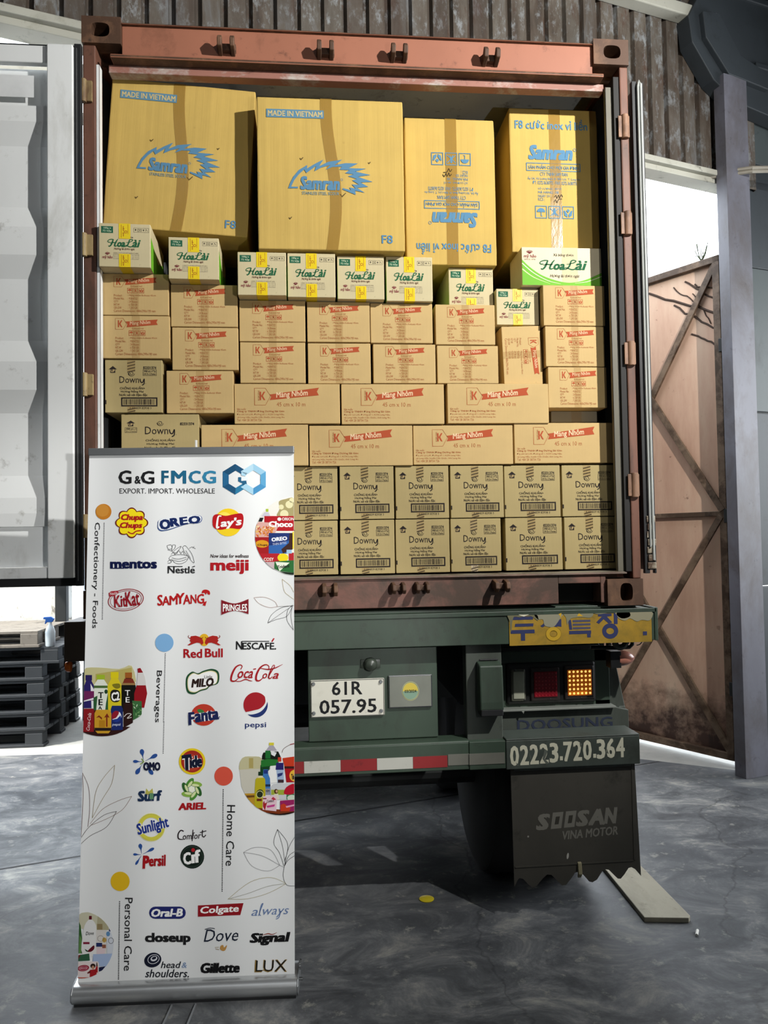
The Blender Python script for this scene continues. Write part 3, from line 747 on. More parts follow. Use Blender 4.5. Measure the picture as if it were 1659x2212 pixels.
CARTONS = [
 ('big', -.826, .10, 3.063, .634, .673, 3.8, 'large mustard carton with jagged blue crest, tilted against the left wall'),
 ('big', -.153, .0, 2.954, .647, .680, 0, 'large mustard carton with jagged blue crest, upright beside the tilted one'),
 ('flip', .414, .17, 2.958, .429, .700, 0, 'tall mustard carton with its blue printing upside down'),
 ('bign', .929, .20, 3.037, .433, .703, .0, 'tall mustard carton with upright blue printing, standing on the green-waved soap carton'),
 ('h', -1.039, -.03, 2.853, .213, .188, 0, 'small soap carton with yellow tape, in the corner by the left wall', .035),
 ('h', -.753, -.01, 2.812, .213, .182, 0, 'small soap carton standing apart under the right end of the tilted large carton', .03),
 ('h', -.462, .0, 2.749, .210, .190, 0, 'first from the left of four touching soap cartons under the upright large carton'),
 ('h', -.246, .02, 2.749, .211, .196, 0, 'second from the left of four touching soap cartons under the upright large carton'),
 ('h', -.026, .04, 2.749, .210, .195, 0, 'third from the left of four touching soap cartons under the upright large carton'),
 ('h', .196, .06, 2.749, .211, .203, 0, 'last on the right of four touching soap cartons under the upright large carton'),
 ('h', .509, .20, 2.749, .214, .205, 0, 'small soap carton under the tall carton with upside-down printing'),
 ('h', .722, .16, 2.674, .203, .171, 0, 'small soap carton standing on top of the turned foil carton'),
 ('s', .931, .13, 2.854, .385, .181, 0, 'cream soap carton with a green wave, under the rightmost tall carton'),
 ('m', -1.017, .048, 2.669, .292, .182, 0, 'end-on tan foil carton under the corner soap carton at the left wall'),
 ('m', -1.012, .048, 2.479, .289, .187, 0, 'end-on tan foil carton resting on the upper left barcode carton'),
 ('m', -.719, .057, 2.623, .289, .187, 0, 'topmost of three end-on foil cartons in the second stack from the left'),
 ('m', -.716, .057, 2.431, .286, .188, 0, 'middle of three end-on foil cartons in the second stack from the left'),
 ('m', -.740, .056, 2.240, .289, .187, 0, 'lowest of three end-on foil cartons, beside the upper left barcode carton'),
 ('m', -.422, .066, 2.562, .291, .184, 0, 'upper end-on foil carton under the first of the four soap cartons'),
 ('m', -.422, .066, 2.376, .288, .182, 0, 'lower end-on foil carton on the left end of the three-carton row'),
 ('m', -.127, .075, 2.564, .282, .182, 0, 'upper end-on foil carton below the second and third soap cartons'),
 ('m', -.126, .075, 2.376, .282, .182, 0, 'lower end-on foil carton over the first joint of the three-carton row'),
 ('m', .160, .084, 2.564, .284, .181, 0, 'upper end-on foil carton under the last of the four soap cartons, half in shadow'),
 ('m', .170, .084, 2.380, .285, .178, 0, 'lower end-on foil carton on the middle of the three-carton row'),
 ('m', .456, .093, 2.561, .277, .185, 0, 'upper end-on foil carton carrying the single recessed soap carton'),
 ('m', .464, .093, 2.382, .284, .174, 0, 'lower end-on foil carton, just left of the turned one'),
 ('m', .978, .108, 2.658, .296, .190, 0, 'topmost of three end-on foil cartons by the right wall'),
 ('m', .978, .108, 2.466, .284, .188, 0, 'middle of three end-on foil cartons by the right wall'),
 ('m', .985, .108, 2.272, .281, .190, 0, 'lowest of three end-on foil cartons by the right wall'),
 ('mt', .733, .14, 2.384, .185, .278, -2.0, 'foil carton turned on its side so its red banner runs downwards'),
 ('l', -.360, .065, 2.194, .466, .178, 0, 'left of three lengthwise foil cartons in the upper long row'),
 ('l', .114, .079, 2.193, .467, .182, 0, 'middle of three lengthwise foil cartons in the upper long row'),
 ('l', .603, .094, 2.198, .474, .183, 0, 'right of three lengthwise foil cartons in the upper long row'),
 ('l', -.504, .061, 2.007, .467, .182, 0, 'leftmost of four lengthwise foil cartons in the lower long row, cut by the banner top'),
 ('l', -.033, .075, 2.005, .464, .181, 0, 'second from the left of four lengthwise foil cartons in the lower long row'),
 ('l', .435, .089, 2.009, .461, .179, 0, 'third from the left of four lengthwise foil cartons in the lower long row'),
 ('l', .915, .103, 2.013, .477, .187, 0, 'rightmost of four lengthwise foil cartons in the lower long row'),
 ('d', -1.023, .05, 2.242, .243, .230, 0, 'olive barcode carton under the left foil cartons, at the left wall'),
 ('dl', -.913, .06, 2.004, .332, .232, 0, 'wide olive carton with black lettering, just above the banner top'),
 ('f', .998, .2, 2.202, .227, .068, 0, 'crushed grey carton squeezed under the right stack of foil cartons'),
]
ORD = ('first', 'second', 'third', 'fourth', 'fifth', 'last')
ux = [(-.262, .09, .241), (-.011, .079, .243), (.241, .087, .243), (.495, .094, .246), (.756, .102, .263), (1.029, .11, .260)]
lx = [(-.264, .09, .240), (-.012, .079, .244), (.239, .087, .245), (.485, .094, .232), (.758, .102, .267), (1.035, .11, .260)]
for k in range(6):
    pos = ('first from the banner', 'second from the banner', 'third from the banner', 'third from the right wall', 'second from the right wall', 'nearest the right wall')[k]
    CARTONS.append(('d', ux[k][0], ux[k][1], 1.765, ux[k][2], .238, 0, 'olive barcode carton, upper of the two bottom rows, ' + pos))
    CARTONS.append(('d', lx[k][0], lx[k][1], 1.520, lx[k][2], .241, 0, 'olive barcode carton, bottom row on the container sill, ' + pos))
for x in (-.512, -.762, -1.012):
    for z in (1.765, 1.520): CARTONS.append(('d', x, .09, z, .243, .238, 0, 'olive barcode carton hidden behind the roll-up banner'))
for c in CARTONS: place(*c, group=True)

# ------------------------------------------------------------------ the shipping container
ct = thing('shipping_container', (0, 0, 1.36), 'salmon red shipping container with its rear end open, packed with cartons', 'container')
HW, ZB, ZT = 1.219, 1.36, 3.951
for sx in (-1, 1):
    for z0, z1, nm in ((ZT - .118, ZT, 'top'), (ZB, ZB + .118, 'bottom')):
        mb = MB(); x0, x1 = (sx * HW, sx * (HW - .165)) if sx > 0 else (-HW, -HW + .165)
        x0, x1 = min(x0, x1), max(x0, x1)
        hx = (x0 + x1) / 2 + sx * .005
        holed_block(mb, x0, x1, -.02, .15, z0, z1, hx, (z0 + z1) / 2, .058 if nm == 'bottom' else .08, .082 if nm == 'bottom' else .062, .09)
        mb.build('corner_casting', RUSTBR, ct, 0)
    mb = MB()
    xa, xb = sorted((sx * HW, sx * (HW - (.055 if sx < 0 else .040))))
    mb.box(xa, xb, -.005, .11, ZB + .118, ZT - .118)
    mb.build('corner_post', rusty('brown_post', '704a3a', '4c3428', .45, 6, (1, 1, .3), .6, .25, .2), ct, .006)
    xa, xb = sorted((sx * (HW - .055), sx * (HW - .085))) if sx < 0 else (1.152, 1.18)
    mb = MB()
    if sx > 0: mb.box(xa, xb, .004, .09, ZB + .15, ZT - .16)
    xa, xb = (-1.164, -1.149) if sx < 0 else (1.120, 1.152)
    mb.box(xa, xb, .0 if sx < 0 else .02, .043, ZB + .15, ZT - .2, 1)
    mb.build('door_jamb', [plain('jamb_shadow_steel', '4a3a34', .6), WHITE_P] if sx < 0 else [plain('jamb_gap_black', '141210', .7), plain('jamb_shade_olive', '5f5b4e', .6)], ct, .002)  # right side: shade painted into the white jamb, dark gap as black strip
# rear header: front beam, drip lip, inner lintel
mb = MB().box(-HW + .165, HW - .165, .0, .10, 3.795, 3.925).prism([(-.016, 3.925), (.1, 3.925), (.1, 3.938), (-.004, 3.938)], 'x', -HW + .165, HW - .165, 1)
mb.prism([(-.022, 3.772), (.1, 3.772), (.1, 3.797), (0, 3.797), (-.022, 3.786)], 'x', -HW + .12, HW - .12, 1)
mb.build('rear_header', [SALMON, RUSTBR], ct, .003)
mb = MB().box(-HW + .1, HW - .1, .035, .09, 3.738, 3.772)
mb.build('header_underside', rusty('faded_red_white', '9a6a5c', 'b8b2ab', .42, 5, (1, 1, 2), .6, .2, .1), ct, .003)
# sill with a forklift-lock pocket
SX0, SX1 = .835, 1.03
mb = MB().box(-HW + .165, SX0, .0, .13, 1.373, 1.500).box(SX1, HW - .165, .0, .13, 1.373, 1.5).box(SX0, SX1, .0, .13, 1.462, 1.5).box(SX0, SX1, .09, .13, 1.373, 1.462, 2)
mb.prism([(-.012, 1.5), (.16, 1.5), (.16, 1.512), (.03, 1.512), (-.012, 1.508)], 'x', -1.15, 1.15, 1)
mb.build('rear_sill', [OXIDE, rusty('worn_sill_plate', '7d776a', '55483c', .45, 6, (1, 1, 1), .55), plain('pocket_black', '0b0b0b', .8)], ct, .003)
def keeper(x, z, s=1.0, double=False, flip=1):
    mb = MB()
    for dx in ((-.052, .052) if double else (0,)):
        mb.box(x + dx - .040 * s, x + dx + .040 * s, -.028, .002, z - .018 * s, z + .012 * s)
        for q in (-1, 1):
            c = x + dx + q * .027 * s
            mb.prism([(.002, z - .030 * s * flip), (-.062, z - .018 * s * flip), (-.070, z + .012 * s * flip), (-.050, z + .034 * s * flip), (-.030, z + .012 * s * flip), (.002, z + .026 * s * flip)], 'x', c - .010 * s, c + .010 * s)
    return mb.build('cam_keeper', RUSTBR, ct, .004)
for x in (-.603, -.172, .155, .572): keeper(x, 3.838)
keeper(-.78, 1.462, .9, False, -1); keeper(-.185, 1.462, .9, False, -1); keeper(.165, 1.462, .8, True, -1); keeper(.567, 1.462, .9, False, -1)
# body: corrugated sides, roof, floor, front wall
def corr(x0, sx):
    mb = MB(); pr = []; y = .13
    while y < 6.0:
        pr += [(0, y), (0, y + .07), (.036, y + .138), (.036, y + .21)]; y += .278
    n = len(pr)
    mb.add([(x0 - sx * dx, yy, 1.50) for dx, yy in pr] + [(x0 - sx * dx, yy, 3.83) for dx, yy in pr], [(i, i + 1, n + i + 1, n + i) for i in range(n - 1)])
    return mb
for sx in (-1, 1):
    corr(sx * 1.214, sx).build('side_wall', plain('inner_wall_grey', '55585a', .6), ct)
    a, b = sorted((sx * HW, sx * (HW - .06)))
    MB().box(a, b, .15, 6.04, 1.36, 1.51).build('bottom_rail', SALMON, ct); MB().box(a, b, .15, 6.04, 3.83, 3.90).build('top_rail', SALMON, ct)
mb = MB().box(-HW + .06, HW - .06, .12, .55, 3.85, 3.90)
pr = []; y = .55
while y < 6.0: pr += [(y, 3.87), (y + .06, 3.87), (y + .085, 3.888), (y + .15, 3.888)]; y += .175
n = len(pr); mb.add([(-HW + .04, a, b) for a, b in pr] + [(HW - .04, a, b) for a, b in pr], [(i, i + 1, n + i + 1, n + i) for i in range(n - 1)])
mb.build('roof_panel', LINER, ct)
MB().box(-1.16, 1.16, .13, 6.02, 1.46, 1.509).build('floor_board', plain('plywood_floor', '6a4a33', .7), ct)
MB().box(-1.17, 1.17, 6.0, 6.05, 1.36, 3.9).build('front_wall', LINER, ct)

# left leaf, swung right round so its white inner face looks at us
def leaf_panel(x0, x1, z0, z1, yf, mat, parent):
    """horizontal trapezoid corrugation with a shallow end"""
    prof = [(z0, .030), (z0 + .17, .030), (z0 + .172, .010)]
    z = z0 + .172
    while z < z1 - .62:
        prof += [(z + .055, .0), (z + .12, .0), (z + .215, .030), (z + .48, .030), (z + .575, .0)]; z += .575
    prof += [(z1 - .175, .0), (z1 - .172, .03), (z1, .03)]
    prof = [(min(a, z1), b) for a, b in prof]
    n = len(prof); mb = MB()
    mb.add([(x0, yf + d, a) for a, d in prof] + [(x1, yf + d, a) for a, d in prof], [(i, i + 1, n + i + 1, n + i) for i in range(n - 1)])
    return mb.build('door_panel', mat, parent)

frame = MB()
frame.box(-1.349, -1.243, -.062, -.012, 1.535, 3.795).box(-2.42, -2.31, -.062, -.012, 1.535, 3.795)
frame.box(-2.31, -1.349, -.045, -.012, 3.72, 3.795).box(-2.31, -1.349, -.045, -.012, 1.535, 1.58)
ldoor = frame.build('left_door', WHITE_P, ct, .004)
leaf_panel(-2.31, -1.349, 1.58, 3.72, -.022, WHITE_P, ldoor)
MB().box(-2.44, -1.215, -.03, -.018, 1.500, 1.535).box(-2.44, -1.215, -.03, -.018, 3.795, 3.81).box(-1.243, -1.213, -.045, -.02, 1.5, 3.81).box(-2.45, -2.42, -.04, -.02, 1.5, 3.81).box(-1.236, -1.230, -.052, -.044, 1.52, 3.79, 1).build('door_gasket', [RUBBER, plain('gasket_lip', 'a9adac', .5)], ldoor, .003)
MB().box(-2.31, -1.415, -.0245, -.0225, 3.58, 3.675).build('door_label', plain('white_label', 'e6e8e8', .5), ldoor)
for x in (-1.44, -1.53): MB().lathe((x, -.001, 2.285), [(.006, -.002), (.006, .0), (.003, .0)], 'y', 10).build('rivet_head', CHROME, ldoor)
for z in (1.75, 2.35, 2.95, 3.62):
    MB().box(-1.245, -1.175, -.022, -.008, z - .045, z + .045).cyl((-1.212, -.02, z - .05), (-1.212, -.02, z + .05), .014).build('hinge', rusty('pale_hinge', 'a58f62', '6a5238', .45, 8), ct, .002)
for z in (1.9, 2.5, 3.1, 3.55):
    MB().box(1.166, 1.219, -.012, -.004, z - .05, z + .05).cyl((1.198, -.008, z - .055), (1.198, -.008, z + .055), .017).build('hinge', rusty('brown_hinge', '8d6a52', '5a4030', .45, 8), ct, .002)
# right leaf, folded back along the side
rdoor = MB().box(1.262, 1.283, .0, 1.16, 1.515, 3.76).build('right_door', plain('weathered_door', '8d908c', .6), ct, .003)
MB().box(1.283, 1.292, -.004, .02, 1.50, 3.765).box(1.238, 1.262, -.003, .02, 1.5, 3.77).build('door_gasket', [RUBBER], rdoor, .002)
mb = MB().tube([(1.262, -.014, 1.62), (1.262, -.014, 3.74), (1.268, -.014, 3.765), (1.276, -.014, 3.75), (1.276, -.014, 1.56)], .0055, 8)
mb.build('edge_strip', plain('bright_edge', '9a9d99', .45), rdoor)
for k in range(8):
    z = 1.95 + k * .20; MB().lathe((1.268, -.004, z), [(.007, -.005), (.007, 0), (.004, .0)], 'y', 8).build('rivet_head', ALU_D, rdoor)
mb = MB()
for k in range(7):
    z = 1.52 + k * .035; mb.box(1.249 + .003 * (k % 2), 1.290 - .004 * (k % 3), -.010 - .003 * (k % 2), .004, z, z + .03)
mb.build('torn_seal', rusty('rusty_torn_edge', 'a39a86', '4d3a2a', .5, 22, (1, 1, 1), .6), rdoor, .003)

# ------------------------------------------------------------------ the trailer under it
tr = thing('truck_trailer', (0, 0, 0), 'green truck trailer carrying the red container, with number plate and tail lamps', 'truck')
mb = MB().box(-1.262, 1.262, -.05, .10, 1.207, 1.345).box(-1.262, 1.262, -.055, -.05, 1.330, 1.350)
mb.box(1.252, 1.268, -.055, .35, 1.205, 1.352).box(-1.268, -1.252, -.055, .35, 1.205, 1.352).box(-1.2, 1.2, .02, .3, 1.345, 1.359)
beam = mb.build('rear_beam', GREEN, tr, .004)
# the yellow plate with its torn blue lettering
YEL = rusty('worn_yellow_film', 'a8852a', '7a6726', .42, 9, (1, 1, 1), .5, .18, .05, '5b5136', .12)
pp = MB().box(.593, 1.238, -.0535, -.05, 1.200, 1.338).build('yellow_plate', YEL, beam)
def plate_xy(x, y, lay): return Vector((.593 + (x - 235) / (1560 - 235) * .645, -.0542 - lay * .0003, 1.338 - (y - 88) / (352 - 88) * .138))
a = Art(plate_xy, .6); NB = '30365c'
a.poly([(290, 170), (458, 170), (455, 195), (285, 195)], NB); a.rect(246, 222, 466, 252, NB); a.rect(340, 252, 378, 312, NB); a.poly([(270, 112), (455, 112), (455, 138), (265, 138)], NB)
a.poly([(520, 195), (585, 150), (650, 200), (640, 210), (590, 185), (540, 205)], NB); a.poly([(600, 160), (715, 140), (715, 205), (680, 200), (660, 210)], NB)
a.ring(640, 262, 52, 42, 34, 'b8942a', 1); a.ring(640, 262, 70, 59, 3, '8a6c20', 1); a.ring(640, 262, 34, 26, 3, '8a6c20', 1)
a.poly([(778, 150), (805, 150), (815, 232), (788, 232)], NB)
for y in (152, 182, 212): a.rect(820, y, 985, y + 17, '4a4a60')
a.rect(785, 242, 990, 270, NB); a.rect(952, 270, 985, 300, NB)
a.poly([(1058, 105), (1185, 105), (1185, 126), (1140, 130), (1190, 180), (1155, 188), (1110, 150), (1065, 190), (1040, 175), (1095, 128), (1058, 126)], NB)
a.rect(1205, 100, 1240, 195, NB); a.ring(1168, 252, 56, 46, 38, NB)
a.rect(1476, 264, 1514, 296, NB)
a.build('plate_lettering', pp)
b = Art(plate_xy, .7)
for pts, col in (([(235, 88), (470, 88), (500, 150), (440, 112), (380, 108), (330, 116), (280, 110), (262, 170), (250, 240), (240, 150)], '6d6a50'), ([(480, 88), (720, 92), (700, 140), (650, 200), (610, 205), (560, 190), (545, 140), (500, 138)], '8b8874'),
                 ([(750, 90), (1000, 92), (985, 135), (900, 128), (800, 140), (770, 190), (760, 130)], '7d7c66'), ([(1240, 90), (1555, 90), (1545, 170), (1470, 165), (1420, 178), (1360, 150), (1310, 168), (1255, 150), (1235, 120)], '8c876f'),
                 ([(1235, 100), (1340, 92), (1360, 130), (1300, 150), (1250, 135)], '3a3a36'), ([(1020, 92), (1150, 90), (1120, 104), (1050, 108)], '77745e')): b.poly(smooth_pts(pts, 3, True), col, 2)
for pts in ([(320, 95), (420, 95), (370, 112)], [(690, 96), (718, 90), (712, 130)], [(860, 120), (880, 95), (920, 122)]): b.poly(pts, 'd2ccb4' if pts[0][0] == 320 else 'c39b2c', 3)
b.build('torn_film', pp)
# number-plate panel
MB().box(-.285, .283, .02, .05, .80, 1.21).build('plate_panel', GREEN, tr, .004)
npl = MB().box(-.275, .047, .008, .016, .906, 1.068).build('number_plate', rusty('off_white_plate', 'd5d3c6', 'a8a597', .3, 5, (1, 1, 1), .4, .06, .02, '8a8778', .15), tr, .004)
def np_xy(x, y, lay): return Vector((-.275 + (x - 103) / 336 * .322, .0074 - lay * .0003, 1.068 - (y - 190) / 172 * .162))
a = Art(np_xy, .5)
a.frame_rect(105, 192, 437, 360, 3, '4a4a46', 0)
a.text('61R', 200, 200, 338, 262, '17181a', 0, .02); a.text('057.95', 143, 282, 402, 346, '17181a', 0, .02)
a.build('plate_digits', npl)
mb = MB()
for x, z in ((-.262, 1.052), (.031, 1.052), (-.262, .926), (.031, .926)): mb.lathe((x, .004, z), [(.0, -.003), (.006, -.003), (.009, .004), (.009, .006)], 'y', 10)
mb.build('plate_bolt', ALU_D, npl)
st = MB().box(.064, .258, .006, .016, .935, 1.078).build('sticker_frame', CHROME, tr, .004)
MB().box(.070, .252, .0045, .0062, .941, 1.072).build('sticker_panel', plain('milky_panel', '7d8077', .25), st)
def st_xy(x, y, lay): return Vector((.161 + x * .001, .0038 - lay * .0003, 1.008 + y * -.001))
a = Art(st_xy, .5); a.ell(0, 0, 38, 42, 'b9b68a', 0, 0, 36); a.ell(0, 0, 33, 36, 'c7b24a', 1, 0, 36)
a.poly([(x * 33, y * 36) for x, y in [(math.cos(t), math.sin(t)) for t in [math.pi * q / 12 for q in range(13)]]], '7d9a86', 2); a.ring(0, 0, 35.5, 39, 1.6, '4d6a50', 2)
a.text('03/2024', -26, -6, 26, 7, '26301f', 3, .03); a.build('inspection_sticker', st)
MB().lathe((-.012, .0, 1.13), [(.028, .02), (.030, .0), (.022, -.018), (.008, -.026), (.001, -.028)], 'y', 16).box(-.055, .032, .012, .022, 1.112, 1.150).build('plate_lamp', plain('dusty_lamp', '3b423a', .4), tr, .002, True)
# centre post with its rubber buffer
MB().box(.405, .565, -.015, .06, .672, 1.212).build('buffer_post', GREYGR, tr, .004)
bf = MB().prism([(-.015, 1.135), (-.075, 1.120), (-.085, .965), (-.085, .93), (-.015, .915)], 'x', .452, .555).build('rubber_buffer', GREEN, tr, .006)
MB().box(.455, .552, -.084, -.02, .905, .935).box(.462, .548, -.03, -.02, 1.135, 1.142).build('buffer_pad', RUBBER, bf, .004)
# left side hidden by the banner: mirrored lamp box panel
MB().box(-1.10, -.57, .10, .13, .93, 1.21).build('lamp_panel', GREEN, tr, .004)
MB().box(-.565, -.405, -.015, .06, .672, 1.212).build('buffer_post', GREYGR, tr, .004)
# lamp panel and tail lamps: the whole bay sits 0.11 m behind the beam
BAY = []
_b0 = set(bpy.data.objects)
MB().box(.566, 1.09, .075, .10, 1.10, 1.155).box(.566, .612, .075, .10, .92, 1.10).box(1.018, 1.09, .075, .10, .90, 1.155).box(.566, 1.09, .075, .10, .90, .926).build('lamp_panel', GREEN, tr, .003)
MB().prism([(.566, 1.21), (1.02, 1.21), (1.06, 1.19), (1.08, 1.16), (.566, 1.16)], 'y', .16, .19).build('inner_gusset', GREEN, tr, .003)
tl = MB().box(.604, 1.020, .06, .12, .920, 1.104).build('lamp_housing', plain('lamp_black', '131313', .5), tr, .012)
for nm, x0, x1, z0, z1, col, lit in (('reversing_lamp', .622, .690, .936, 1.080, 'a3a493', 0), ('brake_lamp', .712, .848, .934, 1.082, '7b1420', 0), ('indicator_lamp', .868, 1.008, .936, 1.086, 'c06a18', 1)):
    fr = MB().box(x0, x1, .048, .062, z0, z1).build(nm, plain('lamp_rim_' + nm, '5b5b50' if nm == 'reversing_lamp' else '2a211f', .5), tl, .010)
    g = .014 if nm != 'reversing_lamp' else .009
    if not lit:
        lens = plain('lens_' + nm, col, .18)
        MB().box(x0 + g, x1 - g, .044, .050, z0 + g * 1.2, z1 - g * 1.2).build('lens', lens, fr, .003)
        if nm == 'brake_lamp':
            mb = MB()
            for i in range(7):
                for j in range(7): mb.lathe((x0 + g + (i + .5) * (x1 - x0 - 2 * g) / 7, .0435, z0 + g * 1.2 + (j + .5) * (z1 - z0 - 2.4 * g) / 7), [(.0005, -.0012), (.0045, 0), (.005, .001)], 'y', 6)
            mb.build('lens_dimples', plain('lens_dimple_red', '8f1c28', .15), fr)
    else:
        t = NT('lit_amber_lens'); t.set(C('c4661a'), .2); t.b.inputs['Emission Color'].default_value = C('d06a10'); t.b.inputs['Emission Strength'].default_value = .2
        MB().box(x0 + g, x1 - g, .044, .050, z0 + g * 1.2, z1 - g * 1.2).build('lens', t.m, fr, .003)
        t2 = NT('lit_led'); t2.set(C('ffb347'), .2); t2.b.inputs['Emission Color'].default_value = C('ffc468'); t2.b.inputs['Emission Strength'].default_value = 1.3
        mb = MB()
        for i in range(6):
            for j in range(6): mb.lathe((x0 + g + (i + .5) * (x1 - x0 - 2 * g) / 6, .0435, z0 + g * 1.2 + (j + .55) * (z1 - z0 - 2.4 * g) / 6), [(.0008, -.0015), (.0052, 0), (.0056, .001)], 'y', 8)
        mb.build('led_grid', t2.m, fr)
mb = MB()
for x in (.622, .740, .884):
    mb.lathe((x + .02, .046, 1.076), [(.0005, -.002), (.004, -.001), (.004, .003)], 'y', 8).lathe((x + .06, .046, .942), [(.0005, -.002), (.004, -.001), (.004, .003)], 'y', 8)
mb.build('housing_screw', DARKST, tl)
MB().box(.560, 1.095, .02, .12, .898, .906).prism([(.66, .898), (.672, .898), (.668, .886)], 'y', .018, .021).build('bright_ledge', plain('bare_ledge', '8f938c', .4, .3), tr, .001)
# valance below: dark recess, right cheek with old blue lettering
MB().prism([(.566, .895), (1.10, .895), (1.165, .88), (1.165, .79), (.566, .79)], 'y', .05, .08).build('valance_panel', GREYGR, tr, .003)
MB().prism([(1.09, 1.21), (1.105, 1.19), (1.125, 1.09), (1.163, .89), (1.163, .80), (1.02, .80), (1.02, .90), (1.09, .90)], 'y', .085, .115).prism([(.08, .80), (.45, .80), (.45, .88), (.115, .90), (.08, .89)], 'x', 1.13, 1.163).build('wing_cheek', GREYGR, tr, .004)
def val_xy(x, y, lay): return Vector((x * .001, .0488 - lay * .0003, y * .001))
def vv_xy(x, y, lay): return Vector((.566 + (x - 210) / 1207 * .6, .0488 - lay * .0003, .895 - (y - 990) / 240 * .105))
a = Art(vv_xy, .6); a.text('DOOSUNG', 370, 1085, 1260, 1195, '333a4c', 0, .02); a.build('faded_lettering', tr)
for o in set(bpy.data.objects) - _b0:
    if o.parent is tr or o.type != 'MESH': BAY.append(o)
for o in BAY: o.scale = (1.032, 1.032, 1.032); o.location = (.0083, .108, -.0537)
# number beam with phone number; under-run bar with reflective tape
MB().box(.566, 1.166, -.06, .07, .668, .792).box(.566, 1.166, -.06, .10, .792, .799).build('number_beam', rusty('slate_paint', '454d47', '31352f', .38, 5, (1, 1, 1), .5, .2, .06, '23231f', .12), tr, .003)
def nb_xy(x, y, lay): return Vector((.566 + (x - 215) / 1220 * .6, -.0607 - lay * .0003, .797 - (y - 1235) / 265 * .128))
a = Art(nb_xy, .6); x = 248
for ch, wd in zip('02223.720.364', (84, 84, 84, 84, 84, 34, 84, 84, 84, 34, 84, 84, 84)):
    w = wd * 1.063
    if ch == '.': a.rect(x + 4, 1416 - (x - 250) * .03, x + 30, 1452 - (x - 250) * .03, 'c9c7b2', 0)
    else: a.text(ch, x, 1292 - (x - 250) * .036, x + w * .90, 1470 - (x - 250) * .036, 'c9c7b2', 0, .035)
    x += w
for pts in ([(560, 1330), (590, 1350), (560, 1420), (600, 1460), (575, 1470), (540, 1420)], [(880, 1290), (905, 1300), (885, 1330)], [(1130, 1350), (1145, 1400), (1125, 1390)], [(300, 1440), (330, 1470), (310, 1472)], [(420, 1360), (440, 1400), (428, 1420)]): a.poly(pts, '5b6058', 1)
a.build('phone_number', tr)
ub = MB().box(-1.10, .405, -.05, .05, .674, .790).prism([(-.05, .790), (.06, .790), (.06, .797), (-.045, .797)], 'x', -1.10, .405).box(.405, .566, -.055, -.015, .672, .792).build('underrun_bar', GREEN, tr, .003)
REFW = rusty('reflective_white', 'b9b9b0', '85867c', .3, 6, (1, 1, 1), .4, .1, .02, '55564c'); REFR = rusty('reflective_red', '8e2a2c', '5e2323', .35, 6, (1, 1, 1), .4, .2, .02, '3a1a1a')
x = .31; k = 0
while x > -1.05:
    w = .155 if k else .15; MB().box(x - w, x - .001, -.0525, -.05, .689, .738).build('reflective_tape', [REFR if k % 2 == 0 else REFW], ub); x -= w; k += 1
MB().box(.312, .404, -.0525, -.05, .695, .742).box(.404, .560, -.0575, -.055, .695, .742).build('dirty_tape', plain('dirty_tape', '6d6d64', .6), ub)
# mud flap with a saw-tooth hem
def flap_pts():
    hem = [(1.166, .176), (1.14, .199), (1.123, .206), (1.110, .204), (1.090, .184), (1.073, .171), (1.060, .172), (1.046, .182), (1.020, .202), (1.004, .204), (.990, .198), (.966, .173), (.945, .165), (.930, .168), (.905, .190), (.885, .201), (.868, .199), (.848, .180), (.826, .162), (.808, .161), (.790, .174), (.762, .196), (.742, .198), (.722, .186), (.695, .164), (.676, .160), (.660, .168), (.636, .188), (.620, .192), (.612, .188), (.596, .165)]
    return [(.590, .672), (1.150, .672)] + [(x, .182 + (z - .184) * 1.35) for x, z in hem]
FLAP = rusty('grey_rubber_flap', '46433c', '35332d', .4, 3, (1, 1, .6), .65, .2, .1, '26251f', .2)
fp = MB().prism(flap_pts(), 'y', -.035, -.027).box(.600, 1.138, -.038, -.035, .238, .244).box(1.134, 1.138, -.038, -.035, .24, .668).build('mud_flap', FLAP, tr)
def fl_xy(x, y, lay): return Vector((.590 + (x - 258) / 682 * .560, -.0357 - lay * .0003, .670 - (y - 130) / 500 * .430))
a = Art(fl_xy, .6); GL = '77756d'
for ch, x, w in (('S', 388, 78), ('O', 468, 64), ('O', 540, 64), ('S', 606, 76), ('A', 674, 90), ('N', 762, 76)):
    dy = -(x - 388) * .04
    if ch == 'O':
        a.poly([(x + 14, 370 + dy), (x + w + 8, 368 + dy), (x + w - 6, 450 + dy), (x, 452 + dy)], GL, 0); a.poly([(x + 30, 391 + dy), (x + w - 12, 390 + dy), (x + w - 20, 429 + dy), (x + 22, 430 + dy)], '3a3832', 1)
    else: a.text(ch, x, 370 + dy, x + w, 452 + dy, GL, 0, .06, .2)
a.text('VINA MOTOR', 532, 456, 836, 500, GL, 0, .03, .2, -2.2)
a.ell(558, 588, 6, 16, 'b8b7ae', 0, 10, 10); a.ell(345, 480, 5, 5, '9a988f', 0, 0, 8)
a.build('flap_lettering', fp)
MB().box(.600, 1.13, -.045, .02, .655, .672).build('flap_clamp', GREYGR, tr, .003)
MB().prism([(-.045, .245), (-.036, .250), (-.036, .18), (-.052, .20)], 'x', .878, .895).build('flap_patch', plain('pale_patch', '8b8467', .7), fp, .002)
MB().box(-1.15, -.59, -.035, -.027, .18, .672).build('mud_flap', FLAP, tr)
